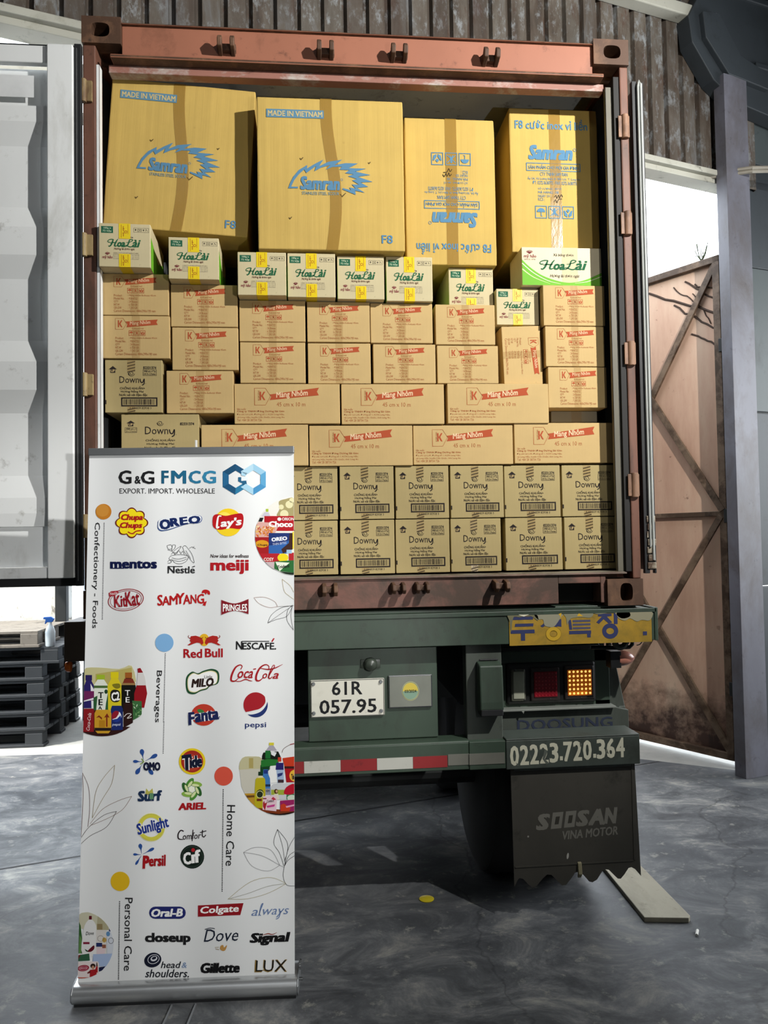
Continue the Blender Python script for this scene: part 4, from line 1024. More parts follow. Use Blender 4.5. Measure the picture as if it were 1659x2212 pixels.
# side marker lamp on a bracket, bent pipe and wire
MB().box(1.075, 1.125, .02, .08, 1.075, 1.150).tube([(1.0, .06, 1.165), (1.11, .03, 1.165), (1.165, .02, 1.168), (1.178, .02, 1.18), (1.178, .02, 1.215)], .0095, 10).build('bracket_and_shade_box', plain('black_bracket', '101112', .45), tr, .003)
MB().lathe((1.118, .05, 1.115), [(.034, .0), (.036, .018), (.033, .04), (.024, .062), (.010, .078), (.001, .082)], 'x', 18).build('side_marker_lamp', plain('pink_lens', 'b37563', .25), tr, 0, True)
MB().tube(smooth_pts([(1.095, .02, 1.19), (1.11, .02, 1.17), (1.135, .02, 1.172), (1.152, .02, 1.195), (1.155, .02, 1.215)], 5), .014, 8).box(1.09, 1.16, .015, .035, 1.205, 1.212).build('tow_hook', GREYGR, tr)
MB().tube(smooth_pts([(1.19, .0, 1.178), (1.205, .0, 1.182), (1.216, .0, 1.195), (1.22, .0, 1.208)], 5), .0025, 6).box(1.205, 1.245, -.01, .02, 1.198, 1.208).build('wire', RUBBER, tr)
lm = MB().box(-1.285, -1.17, -.06, .16, 1.19, 1.354).build('bracket_and_shade_box', plain('beam_end_shade', '3a2d22', .6), tr, .004)  # dark brown cover on the beam's left end, dirt plus painted shade
MB().lathe((-1.270, -.02, 1.165), [(.024, .0), (.024, -.012), (.018, -.02), (.001, -.024)], 'x', 14).build('side_marker_lamp', plain('orange_lens', 'd2641c', .25), tr, 0, True)
MB().tube(smooth_pts([(-1.205, .0, 1.19), (-1.20, .0, 1.10), (-1.21, .0, .99), (-1.185, .0, .88)], 5), .006, 6).build('wire', RUBBER, tr)
MB().box(-1.19, 1.19, 1.13, 1.17, .74, 1.355).build('dark_back_sheet', DARKST, tr)  # added dark sheet that closes off the sky and darkens the underbody
MB().box(.50, 1.20, .42, .44, 1.0, 1.34).build('dark_back_sheet', DARKST, tr)  # added dark sheet that hides the bright gap above the lamp bay
# unseen tractor-shaped block, added to keep daylight from under the trailer
MB().box(-1.22, 1.22, 7.6, 9.6, .9, 3.6).box(-1.2, 1.2, 7.6, 9.6, .30, .9).build('daylight_block', GREEN, tr, .03)
for sx in (-1, 1): MB().box(sx * 1.1 - .1, sx * 1.1 + .1, 2.5, 7.0, .10, 1.0).build('side_light_block', DARKST, tr, .01)  # added low skirts that stop daylight coming in from the sides
# frame rails, axles and wheels
for sx in (-1, 1): MB().box(sx * .46 - .06, sx * .46 + .06, .10, 7.5, .92, 1.30).build('chassis_rail', DARKST, tr)
for y in (.9, 2.2, 4.5, 6.8): MB().box(-1.15, 1.15, y, y + .12, 1.16, 1.34).build('cross_member', DARKST, tr)
MB().box(-1.0, .40, 2.5, 3.2, .30, .95).build('underbody_block', DARKST, tr, .02)  # added block that darkens the space beneath the trailer
TYRE = plain('tyre_rubber', '0b0b0b', .75); RIM = plain('wheel_rim', '3a3c3c', .5)
for y in (.57, 1.86):
    MB().cyl((-1.0, y, .5), (1.0, y, .5), .075, n=16).build('axle', DARKST, tr)
    for sx in (-1, 1):
        for xc in (.66, .95):
            w = MB().lathe((sx * xc, y, .5), [(.28, -.115), (.44, -.125), (.485, -.11), (.5, -.085), (.5, .085), (.485, .11), (.44, .125), (.28, .115)], 'x', 40).build('wheel', TYRE, tr, 0, True)
            MB().lathe((sx * xc, y, .5), [(.05, -.06), (.20, -.04), (.285, -.11), (.285, .11), (.2, .04), (.05, .06)], 'x', 28).build('rim', RIM, w, 0, True)

# ------------------------------------------------------------------ the roll-up banner
bn = thing('roll_up_banner', (-.738, -.42, 0), 'white roll-up banner covered in coloured logos, standing on a silver base before the truck', 'banner', None, math.radians(-2.9))
LEAN = math.radians(2.09)
pv = Vector((0, math.sin(LEAN), math.cos(LEAN)))      # up along the sheet
PO = Vector((0, 0, .09)); pn = Vector((1, 0, 0)).cross(pv)
def sheet(u, v, off=0.0):
    return PO + Vector((1, 0, 0)) * u + pv * v - Vector((0, 1, 0)) * off
def edge(v): t = v / 1.948; return -.3955 + .0245 * t, .395 + .0155 * t
t = NT('banner_vinyl'); w1 = t.n.new('ShaderNodeTexWave'); w1.inputs['Scale'].default_value = .9; w1.inputs['Distortion'].default_value = 1.6; w1.inputs['Detail'].default_value = 1.5; w1.inputs['Detail Scale'].default_value = .6
t.link(t.mapping((1, 1, .16)), w1.inputs['Vector']); t.bump(w1.outputs['Fac'], .55, .02); SHEET = t.set(C('e4e6e6'), .36, 0.0, Specular_IOR_Level=.5)
mb = MB(); NU, NV = 60, 24; vs_ = []
for j in range(NV + 1):
    v = -.03 + 1.978 * j / NV; l, r = edge(v)
    for i in range(NU + 1): vs_.append(sheet(l + (r - l) * i / NU, v))
mb.add(vs_, [(j * (NU + 1) + i, j * (NU + 1) + i + 1, (j + 1) * (NU + 1) + i + 1, (j + 1) * (NU + 1) + i) for j in range(NV) for i in range(NU)])
panel = mb.build('banner_sheet', SHEET, bn, 0, True, org=(0, 0, 0))
top = PO + pv * 1.948
MB().box(-.372 + .0, .412, top.y - .012, top.y + .010, top.z - .024, top.z + .004).build('top_rail', ALU_D, bn, .003, org=(0, 0, 0))
MB().box(.028, .036, top.y + .012, top.y + .02, .1, top.z + .034).build('support_pole', plain('white_pole', 'd8d8d4', .4), bn, .001, org=(0, 0, 0))
prof = [(-.026, .008), (-.040, .026), (-.040, .048), (-.026, .066), (-.004, .073), (.05, .080), (.095, .070), (.108, .045), (.10, .008)]
MB().prism(smooth_pts(prof, 4, False), 'x', -.404, .404).build('base_cassette', ALU, bn, 0, True, org=(0, 0, 0))
MB().prism([(y * 1.04 - .0, z * 1.03) for y, z in prof], 'x', -.410, -.403).prism([(y * 1.04, z * 1.03) for y, z in prof], 'x', .403, .410).build('end_cap', ALU_D, bn, .003, org=(0, 0, 0))
MB().box(-.40, .40, -.028, .09, .0, .012).build('base_foot_strip', RUBBER, bn, 0, org=(0, 0, 0))
MB().cyl((.41, .0, .10), (.418, .0, .10), .012).cyl((.41, -.01, .06), (.425, -.01, .06), .006).tube([(.412, .0, .105), (.418, .0, .125)], .004).build('end_knob', CHROME, bn, .001, org=(0, 0, 0))
mb = MB()
for x in (-.045, .040): mb.tube([(x, -.05, .006), (x - .012, -.32, .006)], .0045, 6)
mb.tube([(-.057, -.32, .006), (.028, -.32, .006)], .0045, 6)
mb.build('fold_out_foot', ALU_D, bn, 0, org=(0, 0, 0))

HU = (0.0005297967, -8.017194e-09, -0.4465341, -2.06541e-05, -0.0005147433, 1.968998, -7.456423e-06, 1.274637e-05)   # artboards -> sheet metres
HL = (0.0005372208, -8.129539e-09, -0.4525335, -2.094353e-05, -0.0005219564, 0.9213249, -7.560911e-06, 1.292499e-05)
def board(H):
    def place(x, y, lay):
        k = H[6] * x + H[7] * y + 1; u, v = (H[0] * x + H[1] * y + H[2]) / k, (H[3] * x + H[4] * y + H[5]) / k
        l, r = edge(v); u = min(max(u, l + .0005), r - .0005)
        return sheet(u, v, .0012 + lay * .0003)
    return place
UP_, LO_ = board(HU), board(HL)
def logo(fn, where, nm='printed_logo'):
    a = Art(where, .42); fn(a); return a.build(nm, panel)
W_ = 'f2f2f0'; DK = '1d1d1f'; NAVY = '131f57'; DRED = 'a3161f'
def script(a, pts_list, ws, col, lay=0):
    for pts in pts_list: a.line(pts, ws if not isinstance(ws, list) else ws, col, lay, False, 5)
def f(a):       # company heading
    a.text('G', 352, 186, 446, 284, DK, 0, .03); a.text('&', 468, 226, 512, 282, DK, 0, .03); a.text('G', 512, 190, 610, 284, DK, 0, .03)
    for ch, x0, x1, c in (('F', 660, 712, '1b5878'), ('M', 730, 838, '1f6284'), ('C', 855, 942, '276f92'), ('G', 952, 1052, '2f7ca0')): a.text(ch, x0, 188, x1, 281, c, 0, .035)
    a.text('EXPORT. IMPORT. WHOLESALE', 360, 315, 1043, 352, '2b2b2d', 0)
    # two interlocked hexagons
    def hexa(cx, cy, r): return [(cx + r * math.sin(math.radians(q)) * .93, cy - r * math.cos(math.radians(q))) for q in range(0, 360, 60)]
    o, i = hexa(1188, 250, 110), hexa(1192, 250, 62)
    cs = ('1c4f74', '23648a', '2b78a0', '1c4f74', '22608a', '1a4a6c')
    for k in range(6):
        if k == 1: continue
        j = (k + 1) % 6; a.poly([o[k], o[j], i[j], i[k]], cs[k], 0)
    a.poly([(1210, 235), (1262, 235), (1276, 300), (1250, 320), (1240, 280), (1210, 265)], '245f84', 0)
    o, i = hexa(1318, 250, 112), hexa(1318, 250, 64); cs = ('9cc9e2', '5fa5cf', '4a93c4', 'a9d3e8', 'c3e0ee', 'b4d8ea')
    for k in range(6):
        if k == 4: continue
        j = (k + 1) % 6; a.poly([o[k], o[j], i[j], i[k]], cs[k], 2)
    a.poly([(1232, 195), (1275, 205), (1262, 228), (1232, 222)], 'a9d3e8', 2); a.poly([(1232, 235), (1280, 235), (1280, 258), (1232, 262)], 'e4eef2', 2)
logo(f, UP_, 'printed_heading')
def dots(a, x0, y0, x1, y1, n, r, col):
    for k in range(n): a.ell(x0 + (x1 - x0) * k / (n - 1), y0 + (y1 - y0) * k / (n - 1), r, r, col, 0, 0, 8)
def f(a):
    a.ell(245, 482, 57, 56, 'c07a26'); a.ell(238, 474, 46, 45, 'c98a38', 1); a.text('Confectionery - Foods', -192, 914, 566, 962, '232325', 0, .006, 0, 91.5); dots(a, 250, 565, 237, 1250, 58, 4.2, '77777a')
logo(f, UP_, 'printed_category')
def f(a):
    a.ell(681, 1421, 66, 65, '7fb0dc'); a.text('Beverages', 448, 1782, 820, 1830, '232325', 0, .006, 0, 92); dots(a, 688, 1500, 676, 1985, 41, 4.2, '77777a')
logo(f, UP_, 'printed_category')
logo(lambda a: dots(a, 684, 0, 679, 212, 19, 4, '77777a'), LO_, 'printed_category')
def f(a):
    a.ell(1095, 371, 64, 66, 'd0523f'); a.text('Home Care', 932, 752, 1352, 808, '232325', 0, .006, 0, 91.5); dots(a, 1092, 465, 1085, 1163, 59, 4.2, '333336')
logo(f, LO_, 'printed_category')
def f(a):
    a.ell(382, 1096, 66, 67, 'd9b01f'); a.text('Personal Care', 186, 1434, 690, 1488, '232325', 0, .006, 0, 91); dots(a, 378, 1236, 371, 1768, 46, 4.4, '333336')
logo(f, LO_, 'printed_category')
# --- confectionery
def f(a):
    def flower(r): return [(447 + 1.08 * r * (.84 + .20 * abs(math.cos(4 * t))) * math.cos(t), 562 + r * (.84 + .20 * abs(math.cos(4 * t))) * math.sin(t)) for t in [2 * math.pi * k / 96 for k in range(96)]]
    a.poly(flower(106), '6a1716', 0); a.poly(flower(97), 'f1da1c', 1)
    a.text('Chupa', 370, 500, 528, 556, 'a81b1c', 2, .06, .25); a.text('Chups', 362, 558, 524, 612, 'a81b1c', 2, .06, .25)
    a.line([(420, 626), (450, 640), (480, 622), (515, 618)], 8, 'a81b1c', 2, False, 4); a.ring(462, 641, 5, 5, 1.5, 'a81b1c', 2, 0, 10)
logo(f, UP_)
def f(a):
    body = smooth_pts([(632, 575), (640, 545), (690, 525), (760, 525), (840, 515), (900, 505), (945, 515), (950, 545), (925, 565), (860, 568), (790, 588), (720, 612), (660, 622), (635, 605)], 4, True)
    a.poly(body, '2c4a86', 0); a.poly([(x * .97 + 23.5, y * .93 + 36) for x, y in body], 'e9edf2', 1)
    for ch, x0, x1, y0, y1 in (('O', 646, 726, 536, 610), ('R', 722, 788, 526, 588), ('E', 790, 848, 520, 576), ('O', 852, 940, 512, 568)): a.text(ch, x0, y0, x1, y1, '16295e', 2, .06, 0, -7)
logo(f, UP_)
def f(a):
    a.ell(1139, 559, 98, 100, 'f0cd24', 0); a.ell(1110, 535, 55, 50, 'f6e05a', 1)
    a.poly(smooth_pts([(1032, 590), (1030, 520), (1060, 500), (1120, 512), (1180, 500), (1240, 498), (1247, 560), (1225, 605), (1150, 600), (1080, 612)], 4, True), 'b5131b', 2)
    a.line([(1090, 515), (1070, 515), (1062, 545), (1058, 595), (1075, 590)], [8, 9, 13, 14, 8], W_, 3, False, 5)
    a.text("ay's", 1082, 528, 1236, 602, W_, 3, .045, .18, -6)
logo(f, UP_)
def f(a):
    a.text('mentos', 292, 832, 628, 890, '0d1640', 0, .055)
    for x, w in ((292, 100), (400, 0)): a.rect(x, 884, x + max(w, 1), 891, '0d1640', 0)
logo(f, UP_)
def f(a):       # nest with birds
    K = 2.6
    for pts in ([(705, 840), (730, 825), (760, 850), (800, 855), (840, 835), (850, 800), (800, 790), (740, 795), (715, 815), (730, 838)], [(735, 812), (780, 822), (840, 808)], [(730, 825), (790, 838), (842, 820)], [(812, 735), (830, 725), (850, 745), (880, 790), (895, 845), (880, 840), (850, 800), (825, 770), (812, 735)], [(835, 760), (870, 820)], [(730, 790), (760, 755), (800, 730), (790, 750), (750, 795)], [(745, 775), (770, 780)],
                [(700, 725), (730, 720), (735, 745), (710, 750), (700, 725)], [(740, 720), (760, 722), (755, 745), (735, 760), (740, 720)], [(705, 755), (735, 765), (760, 790)], [(860, 745), (880, 735), (905, 748)], [(885, 745), (895, 730)], [(705, 850), (728, 848), (732, 832)], [(770, 785), (785, 760), (800, 785)], [(800, 785), (812, 765), (825, 790)]):
        a.line(pts, K, '3a3a3c', 0, False, 4)
    a.text('Nestle', 704, 874, 900, 924, '2a2a2c', 0, .03); a.rect(704, 872, 812, 878, '2a2a2c', 0); a.line([(880, 880), (900, 872)], 6, '2a2a2c', 0)
logo(f, UP_)
def f(a):
    a.text('Now ideas for wellness', 1010, 786, 1286, 812, '3a2b2c', 0, .02, .2); a.text('meiji', 1010, 826, 1286, 930, 'ab1520', 0, .045)
logo(f, UP_)
def f(a):
    a.ring(405, 1114, 127, 76, 5, '8c1420', 0, -9, 40); a.ring(405, 1114, 112, 64, 3, '8c1420', 0, -9, 40); a.ring(402, 1118, 121, 72, 1.5, 'c4868a', 0, -9, 40)
    a.poly([(282, 1065), (300, 1052), (350, 1048), (352, 1065), (330, 1082), (286, 1092)], 'a0202c', 1); a.text('Nestle', 292, 1056, 344, 1078, 'e8d0d0', 2, .01, 0, -8)
    a.text('Kit', 318, 1080, 408, 1166, '8c1420', 1, .03, .1, -6); a.text('Kat', 400, 1052, 502, 1158, '8c1420', 1, .03, .1, -8)
    a.line([(338, 1092), (352, 1156)], 3, 'c98084', 2); a.line([(432, 1072), (448, 1140)], 3, 'c98084', 2)
logo(f, UP_)
def f(a):
    for ch, x, w, y0, y1 in (('S', 628, 42, 1078, 1156), ('A', 662, 54, 1088, 1154), ('M', 714, 66, 1082, 1150), ('Y', 768, 62, 1066, 1142), ('A', 812, 54, 1078, 1146), ('N', 866, 48, 1076, 1140), ('G', 914, 54, 1072, 1142)): a.text(ch, x, y0, x + w, y1, 'b31a1c', 0, .03, .12, -6)
    a.poly([(965, 1130), (985, 1122), (975, 1158), (955, 1152)], 'b31a1c', 0)
    a.poly(smooth_pts([(950, 1066), (955, 1046), (980, 1040), (1005, 1052), (1008, 1076), (992, 1074), (986, 1062), (978, 1078), (968, 1064)], 3, True), 'b31a1c', 0)
logo(f, UP_)
def f(a):       # bow-tie wordmark only
    top_ = smooth_pts([(1088, 1114), (1185, 1140), (1284, 1108)], 6); bot_ = smooth_pts([(1284, 1216), (1185, 1192), (1088, 1222)], 6)
    a.poly(top_ + bot_, '7c1420', 0); a.line(top_ + bot_, 2, 'b58a8c', 1, True)
    def wp(px, py, w, h): return px, py * (1 + .34 * (2 * px / w) ** 2) + 2
    a.text('PRINGLES', 1100, 1146, 1274, 1190, W_, 1, .035, 0, 0, 2, wp)
logo(f, UP_)
# --- beverages
def f(a):
    a.ell(966, 1401, 37, 44, 'dfae26', 0)
    bull = [(850, 1382), (866, 1386), (872, 1374), (905, 1370), (930, 1378), (955, 1398), (962, 1422), (950, 1438), (938, 1424), (915, 1420), (890, 1428), (862, 1440), (846, 1438), (872, 1420), (862, 1404), (870, 1396)]
    a.poly(bull, 'a82420', 1); a.poly([(1932 - x, y) for x, y in bull], 'a82420', 1)
    for s_ in (lambda x: x, lambda x: 1932 - x): a.line([(s_(856), 1384), (s_(852), 1374), (s_(858), 1368)], 4, '7c1a18', 2); a.line([(s_(935), 1384), (s_(952), 1390), (s_(958), 1380)], 4, '7c1a18', 2)
    a.text('Red', 818, 1466, 952, 1530, 'a3151d', 0, .03); a.text('Bull', 972, 1462, 1100, 1526, 'a3151d', 0, .03)
logo(f, UP_)
def f(a):
    a.text('N', 1194, 1410, 1240, 1470, DK, 0, .03); a.text('ESCAFE.', 1240, 1420, 1482, 1470, DK, 0, .03); a.rect(1238, 1408, 1432, 1414, DK, 0); a.poly([(1446, 1412), (1462, 1388), (1472, 1390), (1456, 1416)], 'b0202a', 0)
logo(f, UP_)
def f(a):
    body = smooth_pts([(835, 1735), (840, 1665), (880, 1628), (920, 1640), (960, 1622), (1020, 1608), (1065, 1625), (1075, 1670), (1062, 1715), (1010, 1732), (985, 1755), (940, 1768), (895, 1790), (850, 1780)], 4, True)
    a.poly(body, '1c4a2c', 0); a.poly([(955 + (x - 955) * .9, 1699 + (y - 1699) * .86) for x, y in body], 'd9cf9c', 1); a.poly([(955 + (x - 955) * .86, 1699 + (y - 1699) * .80) for x, y in body], W_, 2)
    a.text('MILO', 872, 1676, 1036, 1738, '2a1a16', 3, .06, .25, -4); a.text('Little', 968, 1654, 1024, 1676, '2a1a16', 3, .01, 0, -2)
logo(f, UP_)
CC = 'a31c22'
def coke(a, col, K=1.0, lay=0):
    a.line([(1228, 1612), (1238, 1590), (1222, 1580), (1190, 1600), (1165, 1650), (1160, 1690), (1185, 1696), (1215, 1672)], [6, 7, 8, 12, 14, 13, 9, 4], col, lay, False, 6)
    a.text('oca', 1206, 1624, 1316, 1676, col, lay, .02, .4)
    a.line([(1318, 1612), (1338, 1608)], 7, col, lay)
    a.line([(1426, 1618), (1430, 1590), (1405, 1578), (1368, 1600), (1342, 1648), (1340, 1688), (1364, 1692), (1392, 1668)], [5, 6, 8, 12, 14, 13, 9, 4], col, lay, False, 6)
    a.text('o', 1384, 1640, 1418, 1678, col, lay, .02, .4)
    a.line([(1424, 1672), (1440, 1640), (1470, 1592), (1460, 1584), (1438, 1630), (1428, 1668), (1438, 1678), (1456, 1662)], [8, 9, 6, 5, 8, 10, 8, 4], col, lay, False, 6)
    a.text('a', 1456, 1638, 1500, 1680, col, lay, .02, .4)
    a.line([(1372, 1604), (1420, 1612), (1470, 1604), (1528, 1576)], [5, 9, 8, 3], col, lay, False, 6)
    a.line([(1172, 1694), (1220, 1698), (1262, 1684), (1290, 1692), (1312, 1696)], [4, 6, 8, 7, 3], col, lay, False, 6)
logo(lambda a: coke(a, CC), UP_)
def f(a):
    a.ell(962, 1938, 88, 78, 'bb3a2a', 0); a.ell(942, 1912, 26, 14, '3a7a3a', 1, 20)
    for col, b_, l in ((W_, .13, 2), ('1b2450', .06, 3)):
        a.text('F', 848, 1918, 902, 2010, col, l, b_, .15, -8); a.text('anta', 896, 1908, 1072, 1982, col, l, b_, .1, -8)
    a.ell(1076, 1952, 4, 4, '1b2450', 3, 0, 8)
logo(f, UP_)
def f(a):
    ell = [(1335 + 87 * math.cos(2 * math.pi * k / 48), 1866 + 90 * math.sin(2 * math.pi * k / 48)) for k in range(48)]
    s1 = smooth_pts([(1400, 1800), (1404, 1850), (1370, 1890), (1320, 1906), (1265, 1918)], 6); s2 = smooth_pts([(1258, 1930), (1310, 1935), (1370, 1915), (1410, 1870), (1424, 1820)], 6)
    a.win = ell; a.poly([(1240, 1770), (1390, 1770)] + s1 + [(1240, 1920)], 'a5202a', 0); a.poly(s2 + [(1440, 1960), (1240, 1960)], '24356f', 0); a.win = None
logo(f, UP_)
logo(lambda a: a.text('pepsi', 1242, 0, 1388, 46, '2a3a70', 0, .015), LO_)
# --- home care
def splash(a, cx, cy, items, col):
    for ang, L, w in items:
        c, s = math.cos(math.radians(ang)), -math.sin(math.radians(ang))
        pts = [(cx + c * L * t, cy + s * L * t) for t in (.1, .45, .72, .9, 1.0)]; a.line(pts, [2, 6, w, w * .9, w * .3], col, 0, False, 5)
def f(a):
    splash(a, 545, 272, ((100, 88, 28), (28, 105, 26), (178, 74, 20), (238, 100, 28), (305, 108, 26)), '2a4f94')
    a.line([(530, 250), (545, 272), (520, 290)], 6, '7d9a3a', 1); a.text('OMO', 542, 274, 660, 334, '171a36', 2, .07)
logo(f, LO_)
def f(a):
    a.ell(878, 270, 92, 91, 'e3c51f', 0); a.ell(878, 270, 76, 76, 'a32a20', 1); a.ell(878, 278, 60, 56, 'b8402a', 2)
    for col, b_, l in ((W_, .13, 3), ('141a30', .07, 4)): a.text('T', 812, 222, 880, 330, col, l, b_, .18, -8); a.text('ide', 858, 228, 946, 312, col, l, b_, .18, -8)
logo(f, LO_)
def f(a):
    a.poly([(555, 500), (562, 455), (580, 478), (605, 455), (612, 500)], 'b9b455', 0); a.text('Surf', 502, 470, 672, 544, '1c3050', 1, .06, .12, -2); a.rect(585, 488, 612, 530, '5f8f6a', 2)
logo(f, LO_)
def f(a):
    for k in range(6):
        t = math.radians(k * 60 + 12); c, s = math.cos(t), math.sin(t); cx, cy = 876 + 46 * c, 462 + 46 * s
        a.ell(cx, cy, 40, 19, ('2d5f2c', '4c8a34', '87b04a')[k % 3], 0, math.degrees(t) + 55); a.ell(cx - 8 * c, cy - 8 * s, 26, 9, 'd5e0a8', 1, math.degrees(t) + 55)
    a.ell(876, 462, 20, 20, 'eef2dc', 2); a.text('ARIEL', 782, 554, 974, 603, 'a3161c', 0, .06, .12, -2)
logo(f, LO_)
def f(a):
    a.ring(596, 724, 78, 80, 26, 'd6d04a', 0); a.ring(596, 724, 92, 94, 7, 'e6e28e', 0)
    for col, b_, l in ((W_, .10, 1), ('22378a', .045, 2)): a.text('Sunlight', 496, 672, 720, 772, col, l, b_, .12, -15)
logo(f, LO_)
def f(a):
    a.line([(820, 752), (800, 745), (782, 770), (785, 802), (815, 808)], [8, 8, 9, 9, 5], '2b2326', 0, False, 5); a.text('omfor', 812, 760, 940, 806, '2b2326', 0, .01, .2, -4); a.line([(950, 742), (948, 780), (960, 790), (972, 776)], 7, '2b2326', 0, False, 4); a.line([(932, 760), (976, 748)], 6, '2b2326', 0)
    a.line([(884, 740), (878, 820)], 6, '2b2326', 0)
logo(f, LO_)
def f(a):
    splash(a, 532, 912, ((100, 76, 24), (28, 95, 20), (178, 60, 16), (238, 82, 16)), '2a4f94')
    a.text('P', 536, 918, 584, 1010, 'a3161c', 1, .06, .08); a.text('ersil', 580, 914, 698, 992, 'a3161c', 1, .05, .08, -2)
logo(f, LO_)
def f(a):
    a.ell(879, 926, 82, 82, '16231c', 0, -30); a.ring(879, 926, 70, 71, 2, '4b5a52', 1, -30); a.ell(885, 880, 13, 13, 'b0202a', 1)
    a.text('C', 816, 896, 872, 980, W_, 1, .05, .1, -8); a.text('ıf', 868, 880, 940, 968, W_, 1, .05, .1, -8)
logo(f, LO_)
# --- personal care
def f(a):
    a.rrect(582, 1270, 834, 1354, 41, '22296a', 0); a.text('Oral-B', 596, 1284, 814, 1340, W_, 1, .05, .2, -1)
logo(f, LO_)
def f(a):
    a.poly([(918, 1262), (1232, 1246), (1210, 1328), (918, 1340)], '8e1620', 0); a.text('Colgate', 934, 1264, 1200, 1326, W_, 1, .035, .15, -3)
logo(f, LO_)
def f(a):
    a.text('a', 1286, 1292, 1330, 1334, '6c82ac', 0, .0, .35); a.line([(1336, 1334), (1350, 1290), (1366, 1250), (1354, 1262), (1342, 1320), (1352, 1332)], 6, '6c82ac', 0, False, 5)
    a.text('ways', 1366, 1284, 1546, 1344, '6c82ac', 0, .0, .35, -2); a.line([(1490, 1300), (1475, 1345), (1455, 1356)], 6, '6c82ac', 0, False, 4)
logo(f, LO_)
logo(lambda a: a.text('closeup', 553, 1450, 868, 1534, DK, 0, .06), LO_)
def f(a):
    a.text('Dove', 956, 1424, 1196, 1510, '1b2233', 0, -.012, .3, -2); a.line([(965, 1428), (1000, 1418), (1035, 1422)], 5, '1b2233', 0, False, 4)
    a.poly(smooth_pts([(1075, 1540), (1092, 1535), (1098, 1552), (1118, 1535), (1108, 1568), (1090, 1576), (1070, 1562)], 3, True), 'b98a4a', 0); a.line([(1035, 1552), (1062, 1550)], 6, 'b5aa98', 0); a.line([(1040, 1562), (1064, 1566)], 5, '9a8a70', 0)
logo(f, LO_)
def f(a):
    a.text('Signal', 1274, 1448, 1556, 1536, '141416', 0, .06, .2, -2); a.line([(1362, 1468), (1400, 1456), (1430, 1462), (1462, 1448)], [3, 7, 6, 2], '8a3a30', 1, False, 4)
logo(f, LO_)
def f(a):
    a.ell(607, 1638, 60, 50, '151a2c', 0, -20); a.ring(612, 1632, 40, 30, 4, 'd8dae0', 1, -20); a.ell(615, 1628, 24, 17, 'd8dae0', 1, -20); a.ell(616, 1624, 16, 9, '151a2c', 2, -20)
    a.text('head', 662, 1648, 802, 1694, '22242c', 0, .015, .25); a.text('&', 806, 1654, 842, 1692, '7d93b4', 0, .01, .2); a.text('shoulders.', 554, 1702, 856, 1758, '22242c', 0, .015, .25)
logo(f, LO_)
logo(lambda a: a.text('Gillette', 935, 1656, 1206, 1728, '0f0f11', 0, .065, .18, -1), LO_)
def f(a):
    a.text('LUX', 1306, 1636, 1534, 1722, '8d7138', 0, .005, .08, -1); a.text('LUX', 1314, 1640, 1528, 1716, '1d1a14', 1, -.018, .08, -1)
    a.line([(1330, 1720), (1380, 1706), (1420, 1712)], [2, 6, 2], '8d7138', 0, False, 4)
logo(f, LO_)
# --- line-drawn leaves
def f(a):
    for pts, c in (([(1525, 965), (1540, 1050), (1575, 1085), (1609, 1110)], 'b5a27c'), ([(1525, 965), (1580, 1010), (1609, 1060)], 'b5a27c'), ([(1322, 1098), (1400, 1095), (1470, 1125), (1492, 1162)], 'a98a80'), ([(1322, 1098), (1360, 1140), (1430, 1168), (1492, 1162)], 'a98a80'), ([(1492, 1162), (1609, 1155)], '8a8684'),
                   ([(1600, 1156), (1520, 1170), (1450, 1220), (1422, 1280)], '4a4a4c'), ([(1422, 1280), (1480, 1255), (1560, 1230), (1600, 1156)], '4a4a4c'), ([(1422, 1280), (1520, 1210), (1600, 1156)], '6a6a6c'), ([(1600, 1150), (1565, 1190), (1560, 1260), (1605, 1330)], '4a4a4c'), ([(1600, 1150), (1588, 1230), (1605, 1330)], '6a6a6c')): a.line(pts, 2.6, c, 0, False, 5)
logo(f, UP_, 'printed_leaf')
def f(a):
    for pts, c in (([(122, 348), (128, 470), (122, 640), (112, 790)], '6a4a48'), ([(122, 348), (165, 450), (172, 600), (160, 720)], '6a4a48'), ([(345, 295), (270, 380), (215, 480), (190, 660)], '9a8c6c'), ([(345, 295), (325, 420), (260, 530), (190, 660)], '9a8c6c'), ([(462, 510), (370, 540), (260, 600), (175, 700)], '8a7468'), ([(462, 510), (400, 600), (300, 660), (175, 712)], '8a7468'), ([(357, 614), (270, 640), (170, 720), (110, 800)], '3c3434'), ([(357, 614), (290, 720), (180, 780), (108, 842)], '3c3434')): a.line(pts, 2.8, c, 0, False, 5)
logo(f, LO_, 'printed_leaf')
def f(a):
    for pts, c in (([(1232, 896), (1310, 862), (1420, 880), (1482, 985)], '8c8c8e'), ([(1232, 896), (1290, 990), (1400, 1025), (1482, 985)], '8c8c8e'), ([(1232, 896), (1360, 920), (1482, 985), (1515, 1000)], '8c8c8e'), ([(1466, 738), (1440, 830), (1480, 900), (1510, 990)], '3a3a3c'), ([(1466, 738), (1530, 820), (1535, 890), (1512, 960)], '3a3a3c'), ([(1466, 738), (1500, 850), (1515, 950)], '5a5a5c'), ([(1585, 790), (1550, 850), (1530, 910), (1515, 985)], '3a3a3c'), ([(1586, 890), (1545, 920), (1515, 985)], '3a3a3c'), ([(1586, 918), (1540, 950), (1515, 990)], '3a3a3c'),
                   ([(1515, 985), (1505, 1060), (1530, 1120), (1586, 1128)], '3a3a3c'), ([(1525, 1110), (1420, 1070), (1280, 1100), (1125, 1218)], 'aaa27c'), ([(1525, 1112), (1440, 1160), (1350, 1195), (1240, 1218), (1125, 1218)], 'aaa27c'), ([(1525, 1111), (1400, 1130), (1260, 1180), (1125, 1218)], '9a9a8c')): a.line(pts, 2.8, c, 0, False, 5)
